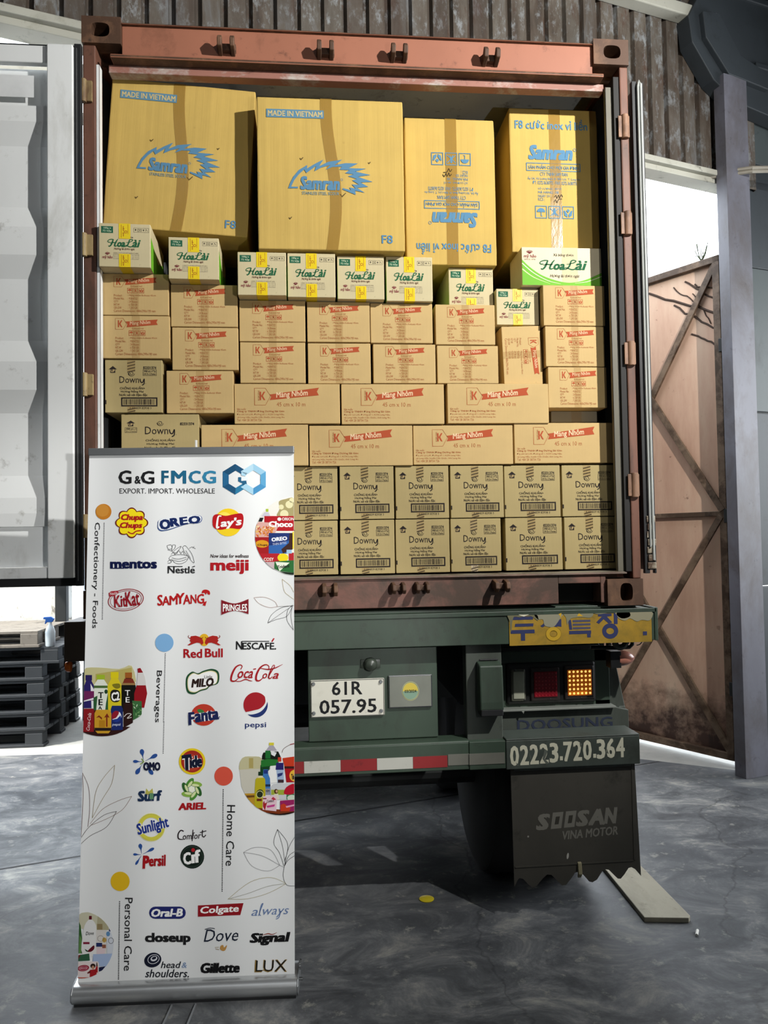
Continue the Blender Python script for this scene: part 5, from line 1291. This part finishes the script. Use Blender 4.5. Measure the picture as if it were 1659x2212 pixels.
logo(f, LO_, 'printed_leaf')
# --- round product photographs, cut by the edge of the sheet
def bottle(a, x0, x1, y0, ys, y1, cap, body, lay=2, capw=.45, caph=None):
    w = x1 - x0; cx = (x0 + x1) / 2; ch = caph or w * .4; cw = w * capw / 2
    a.poly([(cx - cw * .8, y0 + ch), (cx + cw * .8, y0 + ch), (x1, ys), (x1, y1), (x0, y1), (x0, ys)], body, lay); a.rect(cx - cw, y0, cx + cw, y0 + ch, cap, lay + .3)
def circle(cx, cy, rx, ry, n=56): return [(cx + rx * math.cos(2 * math.pi * k / n), cy + ry * math.sin(2 * math.pi * k / n)) for k in range(n)]
def f(a):       # sweets
    a.frame((530 - 150) * 3.318, (1060 - 960) * 3.318, 3.318 / 11.0615); win = clip_poly(circle(1180, 1080, 948, 930), [(0, 0), (1167, 0), (1167, 2212), (0, 2212)]); a.win = win
    a.rect(0, 0, 1200, 2212, 'ebe9e0', 0)
    a.poly(smooth_pts([(800, 260), (960, 200), (1170, 190), (1170, 620), (760, 620), (820, 430)], 3, True), 'a79c6c', .5)
    for x, y, r in ((860, 390, 60), (1050, 330, 90), (930, 560, 100), (1110, 230, 60)): a.ell(x, y, r, r, 'e2dcae', .8)
    a.poly([(380, 620), (460, 510), (560, 520), (600, 620)], 'c9c5d2', 1); a.rect(490, 435, 552, 505, 'a9c23a', 1.5); a.poly([(310, 740), (350, 645), (440, 645), (400, 740)], '17181c', 1)
    a.rect(455, 605, 1200, 960, 'b01420', 2); a.ell(812, 680, 45, 42, W_, 3); a.rect(200, 1100, 600, 1520, 'a11a1e', 2); a.poly([(240, 850), (320, 745), (560, 760), (780, 870), (720, 1000), (560, 1110), (240, 1110)], 'd9a9a0', 2.2)
    rnd = random.Random(3)
    for k in range(70):
        x, y = rnd.uniform(250, 680), rnd.uniform(840, 1090); a.ell(x, y, 38, 13, rnd.choice(('d98a2c', 'e6b85a', 'b5471e', 'f0d9a0', 'c9621f')), 2.6 + k * .004, rnd.uniform(0, 180), 8)
    a.ell(400, 1270, 160, 90, 'd99a20', 2.6); a.rect(560, 1010, 1060, 1500, '1c3270', 3); a.poly([(560, 1310), (760, 1290), (1060, 1180), (1060, 1500), (560, 1500)], '2f62a8', 3.2); a.poly([(1060, 1010), (1130, 1010), (1130, 1400), (900, 1500), (860, 1400), (1040, 1250)], '3c211b', 3.4); a.rect(1130, 980, 1170, 1390, 'e8d22c', 3.4)
    a.ell(800, 1160, 212, 62, '28407e', 3.6, -8)
    a.rect(340, 1500, 820, 1700, 'b3202a', 3.8); a.rect(1040, 1480, 1170, 1680, 'b3202a', 3.8); a.ell(900, 1600, 130, 100, 'ecd51e', 4); a.poly([(700, 1690), (1170, 1660), (1170, 1960), (820, 1920), (690, 1860)], '2a6a34', 4.2); a.poly([(720, 1700), (1060, 1720), (820, 1920)], 'e6ecd9', 4.4)
    a.poly([(480, 1710), (690, 1700), (690, 1880), (560, 1800)], 'c9b6b8', 3.9); a.poly([(820, 1930), (1170, 1960), (1170, 2010), (1000, 2000)], '18281a', 4.5); a.rect(985, 1410, 1110, 1500, '9cc3de', 3.9)
    a.win = None
    a.text('ORION', 875, 640, 1166, 712, W_, 3, .02); a.text('Choco', 560, 730, 1135, 870, W_, 3, .06)
    a.text('OREO', 625, 1105, 1000, 1200, 'eef0f4', 4, .06, 0, -6); a.text('THIN BITES', 650, 1235, 985, 1290, 'c9d2e6', 4, 0, .1, -7); a.text('COSY', 440, 1600, 680, 1680, 'efe6dc', 4.5, .03, .1); a.text('Trident', 760, 1770, 1060, 1850, '1a1c1a', 4.8, .04, .2, -8); a.text('Chupa', 290, 1270, 530, 1330, '3a1a14', 4.2, .03, .2)
logo(f, UP_, 'printed_photo')
def f(a):       # drinks
    a.frame((160 - 150) * 3.318, (1420 - 960) * 3.318, 3.318 / 9.2167); a.win = clip_poly(circle(560, 690, 910, 880), [(188, -200), (1659, -200), (1659, 1659), (180, 1659)])
    a.poly(smooth_pts([(180, 250), (450, 200), (900, 230), (1150, 170), (1160, 600), (180, 600)], 3, True), 'c5bf8e', 0); a.poly([(800, 270), (1150, 200), (1160, 560), (430, 560), (430, 330)], 'b3a65e', .4)
    a.rect(180, 1380, 1500, 1600, '321716', .6)
    bottle(a, 190, 400, 350, 560, 1010, '2a2058', '2c2364', 1, .62, 110); a.poly([(330, 520), (400, 640), (400, 1010), (350, 1010)], 'e6e6ea', 1.4); a.rect(190, 670, 400, 860, '6e2458', 1.5); a.poly([(190, 860), (400, 800), (400, 840), (190, 880)], 'e0e0e6', 1.6)
    bottle(a, 390, 680, 345, 560, 1080, '9cb62c', 'dfe4d8', 1, .55, 95); a.rect(400, 560, 670, 610, '4a6a38', 1.6); a.ell(640, 680, 34, 44, '20402a', 1.8); a.poly([(390, 800), (470, 760), (440, 1080), (390, 1080)], '2c5a34', 1.8); a.poly([(680, 700), (640, 900), (620, 1080), (680, 1080)], '2c5a34', 1.8)
    bottle(a, 670, 950, 290, 560, 1080, 'd9c81a', 'd6c425', 1.2, .56, 120); a.poly(smooth_pts([(760, 540), (900, 520), (920, 600), (830, 620)], 3, True), '7c7420', 1.8); a.poly(smooth_pts([(730, 690), (800, 640), (910, 680), (910, 860), (800, 890), (730, 830)], 3, True), '1c1a14', 2)
    bottle(a, 945, 1230, 300, 560, 1080, '9c5a24', '14140f', 1.4, .48, 110); a.poly([(1010, 420), (1170, 420), (1225, 540), (960, 540)], '7a3020', 2); a.poly([(960, 510), (1225, 510), (1225, 550), (955, 550)], '9a7a4a', 2.2)
    a.poly([(1270, 300), (1400, 300), (1440, 560), (1460, 700), (1400, 1000), (1200, 1000), (1200, 720), (1250, 560)], 'd5d2cf', 1.6); a.poly([(1250, 555), (1430, 555), (1458, 720), (1400, 1000), (1200, 1000), (1200, 720)], '931620', 2); a.poly([(1265, 220), (1370, 200), (1400, 300), (1275, 305)], '8e1620', 2.2)
    a.rect(188, 1020, 395, 1480, '8a1c22', 2.6); a.rect(395, 1050, 440, 1400, '5a1418', 2.4)
    a.poly([(450, 1040), (710, 1040), (745, 1110), (745, 1440), (690, 1510), (470, 1510), (410, 1440), (410, 1110)], 'c9982a', 2.8); a.rect(412, 1400, 744, 1460, '231a1a', 3); a.poly([(440, 1200), (500, 1150), (560, 1200), (560, 1240), (500, 1190)], '7a2a18', 3.1); a.poly([(600, 1200), (660, 1110), (710, 1200), (670, 1190), (670, 1380), (640, 1380), (640, 1190)], '7a2a18', 3.1); a.rect(500, 1250, 620, 1390, 'b07c1c', 3.1)
    a.poly([(760, 960), (940, 960), (975, 1020), (975, 1440), (750, 1450), (735, 1030)], '1c2a66', 2.7); a.poly([(985, 910), (1170, 900), (1175, 1300), (990, 1400)], '2c1614', 2.6); a.poly([(1160, 860), (1350, 870), (1350, 1150), (1180, 1250)], '3c6a3c', 2.5)
    for k in range(10): a.ell(1190 + 16 * k, 930 + (k * 67) % 240, 30, 9, ('7ea86c', 'c9d6bc', '20402a')[k % 3], 2.8, 30 + 20 * k, 8)
    ell = circle(848, 1175, 96, 112); a.win = ell; a.rect(740, 1040, 960, 1300, 'e6e6ea', 3.2); a.poly([(740, 1050), (905, 1050), (890, 1130), (840, 1200), (740, 1240)], '8e1c2c', 3.4); a.poly([(760, 1300), (750, 1240), (860, 1220), (930, 1150), (960, 1300)], '22388a', 3.4); a.win = None
    a.text('T', 485, 690, 590, 810, '1a1a18', 3, .03); a.text('E', 490, 830, 575, 950, '1a1a18', 3, .03); a.text('A', 485, 970, 560, 1036, '1a1a18', 2.6, .03)
    a.text('C2', 745, 690, 905, 865, W_, 3, .05, .15, -10); a.text('T', 1015, 650, 1120, 760, W_, 3, .01); a.text('E', 1030, 790, 1110, 895, W_, 3, .01)
    a.text('Coca-Cola', 120, 1245, 470, 1315, 'e6d6d4', 3.4, .01, .3, -84); a.text('pepsi', 765, 1310, 930, 1372, 'ccd4e6', 3.6, .01, .1); a.line([(1000, 1180), (1060, 1120), (1140, 1130), (1060, 1210), (1150, 1190)], 14, 'd6d0cc', 3, False, 4)
    a.win = clip_poly(circle(560, 690, 910, 880), [(188, 1480), (1659, 1480), (1659, 1659), (188, 1659)]); a.rect(180, 1480, 1500, 1600, '321716', 2.0); a.win = None
logo(f, UP_, 'printed_photo')
def f(a):       # detergents
    k = 3.1904; a.frame((510 - 140) * k, (1590 - 1560) * k, k / 11.85); a.win = clip_poly(circle(1130, 900, 1060, 1120), [(0, 120), (1492, 120), (1492, 2133), (0, 2133)])
    a.poly(smooth_pts([(90, 880), (160, 560), (420, 520), (650, 560), (640, 850)], 3, True), 'bdb892', 0); a.rect(330, 560, 440, 820, 'a99a5c', .3); a.poly([(90, 860), (650, 830), (650, 1500), (230, 1480), (140, 1300)], 'c5c2b4', .1)
    a.poly([(200, 1470), (500, 1460), (700, 1900), (1000, 2010), (560, 1990)], 'b98f2c', .4); a.poly([(230, 1520), (500, 1510), (500, 1560), (260, 1580)], '6a4418', .6); a.poly([(560, 1840), (1500, 1900), (1500, 2060), (560, 2060)], '7a3416', .5)
    a.poly([(860, 240), (960, 240), (1050, 370), (760, 370)], 'a9a4b0', 1.4); a.rect(845, 165, 970, 235, 'd2c83a', 1.6); a.poly([(700, 420), (1080, 390), (1140, 520), (1140, 600), (660, 600), (670, 500)], '111a12', 1.2); a.rect(750, 370, 880, 570, '1d6a30', 1.6); a.poly([(890, 380), (1040, 420), (990, 520), (900, 470)], 'e2e6e6', 1.8)
    a.poly([(640, 620), (800, 580), (1090, 600), (1090, 740), (640, 790)], '24702c', 1.8); a.poly([(625, 740), (880, 720), (870, 850), (700, 1010), (620, 900)], '12401e', 1.7); a.poly([(880, 740), (1010, 740), (1060, 900), (1060, 1180), (880, 1200), (820, 900)], 'e9ebe8', 1.7); a.rect(570, 910, 690, 1010, '12301c', 1.5)
    a.rect(1070, 540, 1160, 650, 'bf3a24', 2.2); a.poly([(1030, 680), (1210, 680), (1220, 860), (1010, 860)], '241f66', 2.3); a.poly([(1030, 860), (1220, 860), (1230, 1180), (1060, 1200)], '9db3d0', 2.2); a.poly([(1060, 960), (1200, 930), (1180, 1000), (1070, 1050)], '27366e', 2.5); a.rect(1070, 1110, 1220, 1190, '3a2a2e', 2.4)
    a.poly([(1190, 560), (1500, 520), (1500, 770), (1240, 770)], 'c23a1e', 2); a.poly([(1240, 770), (1500, 770), (1500, 1180), (1290, 1180)], 'a5131c', 2); a.rect(1240, 770, 1500, 830, '3a1714', 2.1); a.ell(1500, 1010, 135, 150, 'e3b23a', 2.3); a.line([(1180, 420), (1220, 320), (1380, 220), (1500, 200)], 12, '7a6a66', 1.4, False, 4); a.line([(1380, 215), (1500, 190)], 22, '8a1c20', 1.6)
    a.poly([(700, 850), (820, 850), (820, 960), (870, 1080), (880, 1500), (750, 1500), (690, 1020)], '3f78b8', 2.6); a.rect(710, 860, 815, 960, '20347c', 2.8); a.rect(750, 1230, 880, 1290, '20304a', 2.8); a.rect(750, 1340, 870, 1500, '8f93a0', 2.8)
    a.poly(smooth_pts([(490, 1200), (520, 1080), (620, 1030), (730, 1080), (750, 1200), (740, 1800), (620, 1830), (480, 1780)], 3, True), 'b5a81c', 3); a.ell(610, 1470, 95, 110, '26301c', 3.2, 20); a.ring(610, 1490, 85, 90, 18, 'd2d08c', 3.3, 20); a.rect(530, 1600, 660, 1660, '6a2418', 3.2); a.poly([(590, 1030), (640, 1010), (720, 1060), (540, 1070)], 'd9d2a4', 3.2)
    a.poly([(890, 1290), (960, 1220), (1500, 1190), (1500, 1620), (890, 1620)], 'c6c9cc', 2.9); a.rect(900, 1370, 1240, 1500, '9aa83a', 3); a.ell(1025, 1410, 50, 62, '4a2c1e', 3.2); a.ell(1040, 1410, 26, 36, 'caa07c', 3.3); a.poly([(970, 1480), (1080, 1470), (1110, 1620), (960, 1620)], 'd9d4c0', 3.2); a.poly(smooth_pts([(1230, 1480), (1290, 1300), (1500, 1220), (1500, 1460)], 3, True), 'b3142c', 3.2); a.rect(1290, 1470, 1500, 1620, '3a7a52', 3.1); a.ell(1430, 1580, 120, 80, 'c9d6c4', 3.3)
    a.poly([(690, 1540), (1000, 1510), (1050, 1560), (1030, 1920), (680, 1880)], 'dfc3cc', 3.6); a.poly([(690, 1700), (720, 1650), (740, 1720), (800, 1680), (770, 1780), (740, 1900), (690, 1800)], 'a3242c', 3.8); a.poly([(900, 1600), (950, 1550), (1030, 1620), (960, 1640)], 'b5304a', 3.8); a.rect(690, 1580, 780, 1610, '7a1c30', 3.8); a.poly([(780, 1780), (1000, 1740), (980, 1800), (800, 1830)], 'c0408a', 3.8)
    a.poly([(1130, 1650), (1500, 1620), (1500, 1920), (1130, 1920)], '96205c', 3.6); a.poly([(1140, 1760), (1220, 1720), (1400, 1840), (1360, 1920), (1140, 1920)], 'c23a1e', 3.8); a.poly([(1270, 1790), (1500, 1740), (1500, 1780), (1290, 1830)], 'd9a0b8', 3.9)
    a.poly([(760, 1950), (1100, 1990), (1500, 1930), (1500, 2050), (900, 2040)], '1c0c0a', 4); a.win = None
    a.text('Comfort', 790, 1620, 970, 1690, '2a1a2a', 4, .03, .2, -5); a.text('Tide', 1420, 960, 1490, 1110, '1c1a20', 4, .05, .2, -8); a.text('VIM', 760, 1370, 860, 1430, '3a2a3a', 4, .02)
logo(f, LO_, 'printed_photo')
def f(a):       # toiletries
    k = 3.1904; a.frame((150 - 140) * k, (1950 - 1560) * k, k / 13.01); a.win = clip_poly(circle(330, 1180, 910, 940), [(262, 130), (1431, 130), (1431, 2130), (212, 2130)])
    a.poly(smooth_pts([(260, 330), (600, 260), (1000, 300), (1200, 640), (1000, 780), (260, 700)], 3, True), 'c2bfa6', 0); a.poly([(800, 330), (900, 300), (1090, 500), (1100, 760), (760, 760)], 'a9a384', .4); a.rect(780, 590, 930, 750, '8a7a56', .6)
    a.poly([(250, 600), (275, 530), (320, 640), (360, 1000), (360, 1420), (230, 1420)], '2f5a2a', 1); a.poly([(290, 900), (340, 1000), (330, 1420), (270, 1420)], '5f8a4a', 1.2)
    a.poly(smooth_pts([(550, 470), (640, 470), (740, 600), (770, 800), (760, 1440), (370, 1440), (360, 1000), (430, 640)], 3, True), 'dcdcda', 1.4); a.rect(555, 365, 632, 468, '5a1422', 1.6); a.rect(390, 1098, 570, 1158, '7a1c34', 1.8); a.poly(smooth_pts([(510, 1370), (560, 1300), (690, 1190), (700, 1290), (610, 1370)], 3, True), '5e1420', 1.8); a.poly([(430, 1290), (520, 1340), (540, 1380), (470, 1360)], '26402c', 1.9)
    a.poly([(755, 760), (1050, 760), (1040, 1460), (760, 1460)], 'd0ccc6', 1.6); a.ring(880, 1000, 85, 80, 10, '6a6560', 1.8); a.ell(985, 1040, 60, 70, 'b3944a', 1.8); a.rect(755, 1120, 925, 1230, '232e5e', 1.9); a.rect(925, 1170, 1030, 1270, '8a5440', 1.9); a.rect(770, 1250, 1000, 1450, 'd6c2c6', 1.7)
    a.rect(1120, 630, 1230, 800, '1e1c5e', 1.8); a.poly([(1050, 800), (1240, 800), (1250, 1420), (1060, 1420)], 'c9ced6', 1.5); a.ell(1090, 870, 55, 70, '5a86b0', 1.8); a.ring(1170, 1060, 70, 80, 12, '3a3a3e', 1.8)
    a.poly([(220, 1470), (560, 1420), (580, 1620), (225, 1640)], '2f5a40', 2); a.poly([(220, 1470), (330, 1450), (250, 1580)], '6a2424', 2.2)
    a.poly([(670, 1440), (1240, 1420), (1100, 1790), (830, 1780), (660, 1640)], '9fb2d2', 2); a.poly([(830, 1810), (1020, 1780), (920, 1900), (830, 1930)], '151a3c', 2.2)
    a.poly([(215, 1660), (800, 1640), (830, 1700), (830, 2000), (700, 2130), (215, 2130)], 'dccfcd', 2.4); a.ell(395, 1830, 165, 88, '8e1c34', 2.6, -8); a.ring(395, 1830, 120, 55, 12, 'd08a98', 2.8, -8)
    a.ell(665, 1770, 72, 68, '2a1712', 2.8); a.ell(668, 1812, 40, 52, 'b98a6c', 2.9); a.poly([(580, 1880), (740, 1860), (770, 1990), (730, 2130), (570, 2130)], 'a31c22', 3); a.poly([(720, 1890), (760, 1770), (800, 1790), (800, 1950), (750, 1960)], 'a31c22', 3); a.poly([(755, 1775), (765, 1670), (785, 1670), (800, 1780)], '3a221a', 3); a.poly([(590, 1890), (500, 1960), (520, 1990), (600, 1960)], '6a1c1c', 3)
    a.rect(212, 2090, 760, 2130, 'b5442c', 3.1); a.win = None
    a.text('Dove', 460, 800, 690, 900, '1c1a20', 3, .01, .3, -3); a.text('Lifebuoy', 290, 1800, 500, 1860, 'e6b8c0', 3.2, .02, .1, -6)
logo(f, LO_, 'printed_photo')

# ------------------------------------------------------------------ the gate leaf, pallets, plank and litter
SHEETM = NT('salmon_rusted_sheet'); t = SHEETM; v = t.mapping((1, 1, .22))
c = t.ramp(t.noise(3.2, 6, .65, v), [(.3, C('b08a74')), (.5, C('c4a088')), (.72, C('d3b89f'))])
sx = t.n.new('ShaderNodeSeparateXYZ'); t.link(t.co.outputs['Object'], sx.inputs[0])
low = t.ramp(t.math('ADD', t.math('MULTIPLY', sx.outputs[2], .45), t.math('MULTIPLY', t.math('SUBTRACT', t.noise(5, 8, .7), .5), .55)), [(.06, WHT), (.26, BLK)])
c = t.mix(low, c, C('3b241a'))
c = t.mix(t.ramp(t.noise(13, 7, .7), [(.62, BLK), (.72, (.85, .85, .85, 1))]), c, C('5a3524'))
t.bump(t.noise(5, 6), .25, .01); SHEETM = t.set(c, .6, 0.0)
FRAMEM = rusty('rusted_angle_iron', '7a6450', '43301f', .5, 7, (1, 1, 1), .65, .3, .2)
HP, TP = Vector((2.775, 1.99, 0)), Vector((2.41, 2.607, 0)); GD = (TP - HP).normalized(); GN = Vector((GD.y, -GD.x, 0))
GN = GN if GN.y < 0 else -GN
gate = thing('gate_leaf', HP, 'rusty salmon sheet-metal gate leaf with crossed braces, swung outside on the right', 'gate', None, math.atan2(GD.y, GD.x))
# in the leaf's own frame: x from the hinge, z up; +y or -y faces the hall
FS = 1 if Vector((-GD.y, GD.x, 0)).dot(GN) > 0 else -1
def gy(a, b): return tuple(sorted((a * FS, b * FS)))
LW = 1.22; ZL, ZH = .035, 3.72
ya, yb = gy(-.004, 0); MB().box(0.02, LW, ya, yb, ZL, ZH).build('gate_sheet', SHEETM, gate, 0, org=(0, 0, 0))
mb = MB(); ya, yb = gy(0, .045)
mb.box(0, .055, ya, yb, ZL, ZH).box(LW - .05, LW, ya, yb, ZL, ZH).box(.0, LW, ya, yb, ZL, ZL + .05).box(.0, LW, ya, yb, ZH - .05, ZH)
ya, yb = gy(0, .03); mb.box(.05, LW, ya, yb, 1.80, 1.835)
mb.build('gate_frame', FRAMEM, gate, .003, org=(0, 0, 0))
def brace(x0, z0, x1, z1, d0, d1):
    d = Vector((x1 - x0, z1 - z0)).normalized(); n = Vector((-d.y, d.x)) * .024; a, b = gy(d0, d1)
    MB().prism([(x0 + n.x, z0 + n.y), (x1 + n.x, z1 + n.y), (x1 - n.x, z1 - n.y), (x0 - n.x, z0 - n.y)], 'y', a, b).build('diagonal_brace', FRAMEM, gate, .002, org=(0, 0, 0))
brace(.045, 3.66, LW - .05, 1.86, .012, .034); brace(.03, 1.84, LW - .05, 3.64, .034, .052)
brace(.045, 1.80, LW - .05, .09, .034, .052); brace(.03, .08, LW - .05, 1.78, .012, .034)
for z in (.55, 1.80, 3.05): MB().box(-.17, .02, *gy(-.03, .05), z - .05, z + .05).build('gate_hinge', DARKST, gate, .004, org=(0, 0, 0))
mb = MB(); rnd = random.Random(11)
for (x0, z0, x1, z1, w) in ((.05, 3.30, .62, 3.60, .020), (.04, 3.18, .40, 3.44, .016), (.05, 3.40, .30, 3.62, .016), (.05, 3.06, .26, 3.20, .014), (.06, 3.48, .22, 3.56, .014), (.10, 3.24, .24, 3.50, .010), (.18, 3.40, .40, 3.58, .010)):
    pts = []
    for k in range(9):
        q = k / 8; pts.append((x0 + (x1 - x0) * q, FS * .004, z0 + (z1 - z0) * q + rnd.uniform(-.012, .012)))
    mb.tube(pts, w * .45, 6)
mb.build('dried_creeper', plain('dead_vine', '3c2a1e', .8), gate, 0, org=(0, 0, 0))
plant = MB()
for k in range(9):
    ang = k * 2.3; plant.tube([(.16, 0, ZH), (.16 + .03 * math.cos(ang), .02 * math.sin(ang), ZH + .05), (.16 + .05 * math.cos(ang), .04 * math.sin(ang), ZH + .06 + .012 * k)], .003, 5)
plant.build('sprouting_weed', plain('weed_leaf', '4e5a3a', .7), gate, 0, org=(0, 0, 0))

# pallets outside on the left
PAL = plain('grey_plastic_pallet', '303336', .5); PALW = rusty('weathered_pallet_wood', '7d766c', '4c463e', .4, 8, (1, 1, 1), .8, .2, .1)
def pallet(name, mat, L=1.2, Wd=1.0, h=.135):
    r = bpy.data.objects.new(name, None); COL.objects.link(r)
    mb = MB()
    for k in range(7): y = k * Wd / 7; mb.box(-L, 0, y + .008, y + Wd / 7 - .012, h - .022, h)
    mb.build('deck', mat, r, .003, org=(0, 0, 0))
    for x in (-L, -L / 2 - .07, -.14):
        for y in (0, Wd / 2 - .06, Wd - .12): MB().box(x, x + .14, y, y + .12, .02, h - .022).build('foot_block', mat, r, .004, org=(0, 0, 0))
    for y in (0, Wd / 2 - .06, Wd - .12): MB().box(-L - .0, .012, y - .004, y + .124, 0, .024).build('skid', mat, r, .004, org=(0, 0, 0))
    return r
names = ('bottom pallet of the grey plastic stack outside the gate', 'second from the ground in the grey pallet stack outside the gate', 'third from the ground in the grey pallet stack outside the gate', 'fourth from the ground in the grey pallet stack outside the gate', 'fifth from the ground in the grey pallet stack outside the gate', 'wider grey pallet lying near the top of the stack outside', 'slatted pallet on top of the stack, reaching to the plaster wall')
p0 = pallet('plastic_pallet', PAL)
for k in range(6):
    r = p0 if k == 0 else dup(p0)
    r.location = (-2.50 + (.015 if k % 2 else 0) + (.11 if k == 5 else 0), 3.3, .0 + k * .137); tag(r, names[k], 'pallet', 'pallets stacked outside the gate')
r = pallet('slatted_pallet', PALW, 1.2, .95); r.location = (-2.53, 3.28, .823); tag(r, names[6], 'pallet', 'pallets stacked outside the gate')
sb = thing('spray_bottle', (-2.45, 3.34, .823), 'clear spray bottle with a blue trigger head standing on the pallet stack', 'bottle')
MB().lathe((-2.45, 3.34, .823), [(.036, 0), (.040, .01), (.040, .12), (.028, .16), (.014, .18), (.014, .20)], 'z', 16).build('bottle_body', plain('hazy_plastic', 'c9d2d6', .2), sb, 0, True)
MB().prism([(-2.475, 1.023), (-2.43, 1.023), (-2.415, 1.05), (-2.44, 1.068), (-2.50, 1.066), (-2.505, 1.05), (-2.485, 1.046), (-2.492, 1.01), (-2.486, 1.008)], 'y', 3.328, 3.352).build('trigger_head', plain('trigger_blue', '2a5fb0', .35), sb, .003)

pk = MB().prism([(1.150, -.095), (1.335, -.125), (1.352, -.105), (1.362, .95), (1.185, .98)], 'z', 0, .022).build('wooden_plank', rusty('pale_plank', '9a9482', '6d6758', .4, 5, (1, .3, 1), .75, .12, .1, '57503f', .15), None, .003)
tag(pk, 'pale dusty wooden plank lying on the floor beside the mud flap', 'plank')
yl = MB().lathe((.248, .235, .0), [(.034, .001), (.035, .004), (.024, .007), (.001, .008)], 'z', 18).build('yellow_lid', plain('yellow_plastic', 'd2bf2c', .4), None, 0, True); tag(yl, 'small yellow plastic lid lying on the floor under the trailer', 'lid')
ct_ = MB().tube([(1.313, -.235, .006), (1.336, -.198, .006)], .006, 8).build('white_scrap', plain('paper_white', 'e0ded6', .7), None); tag(ct_, 'white paper scrap on the floor in front of the plank', 'litter')
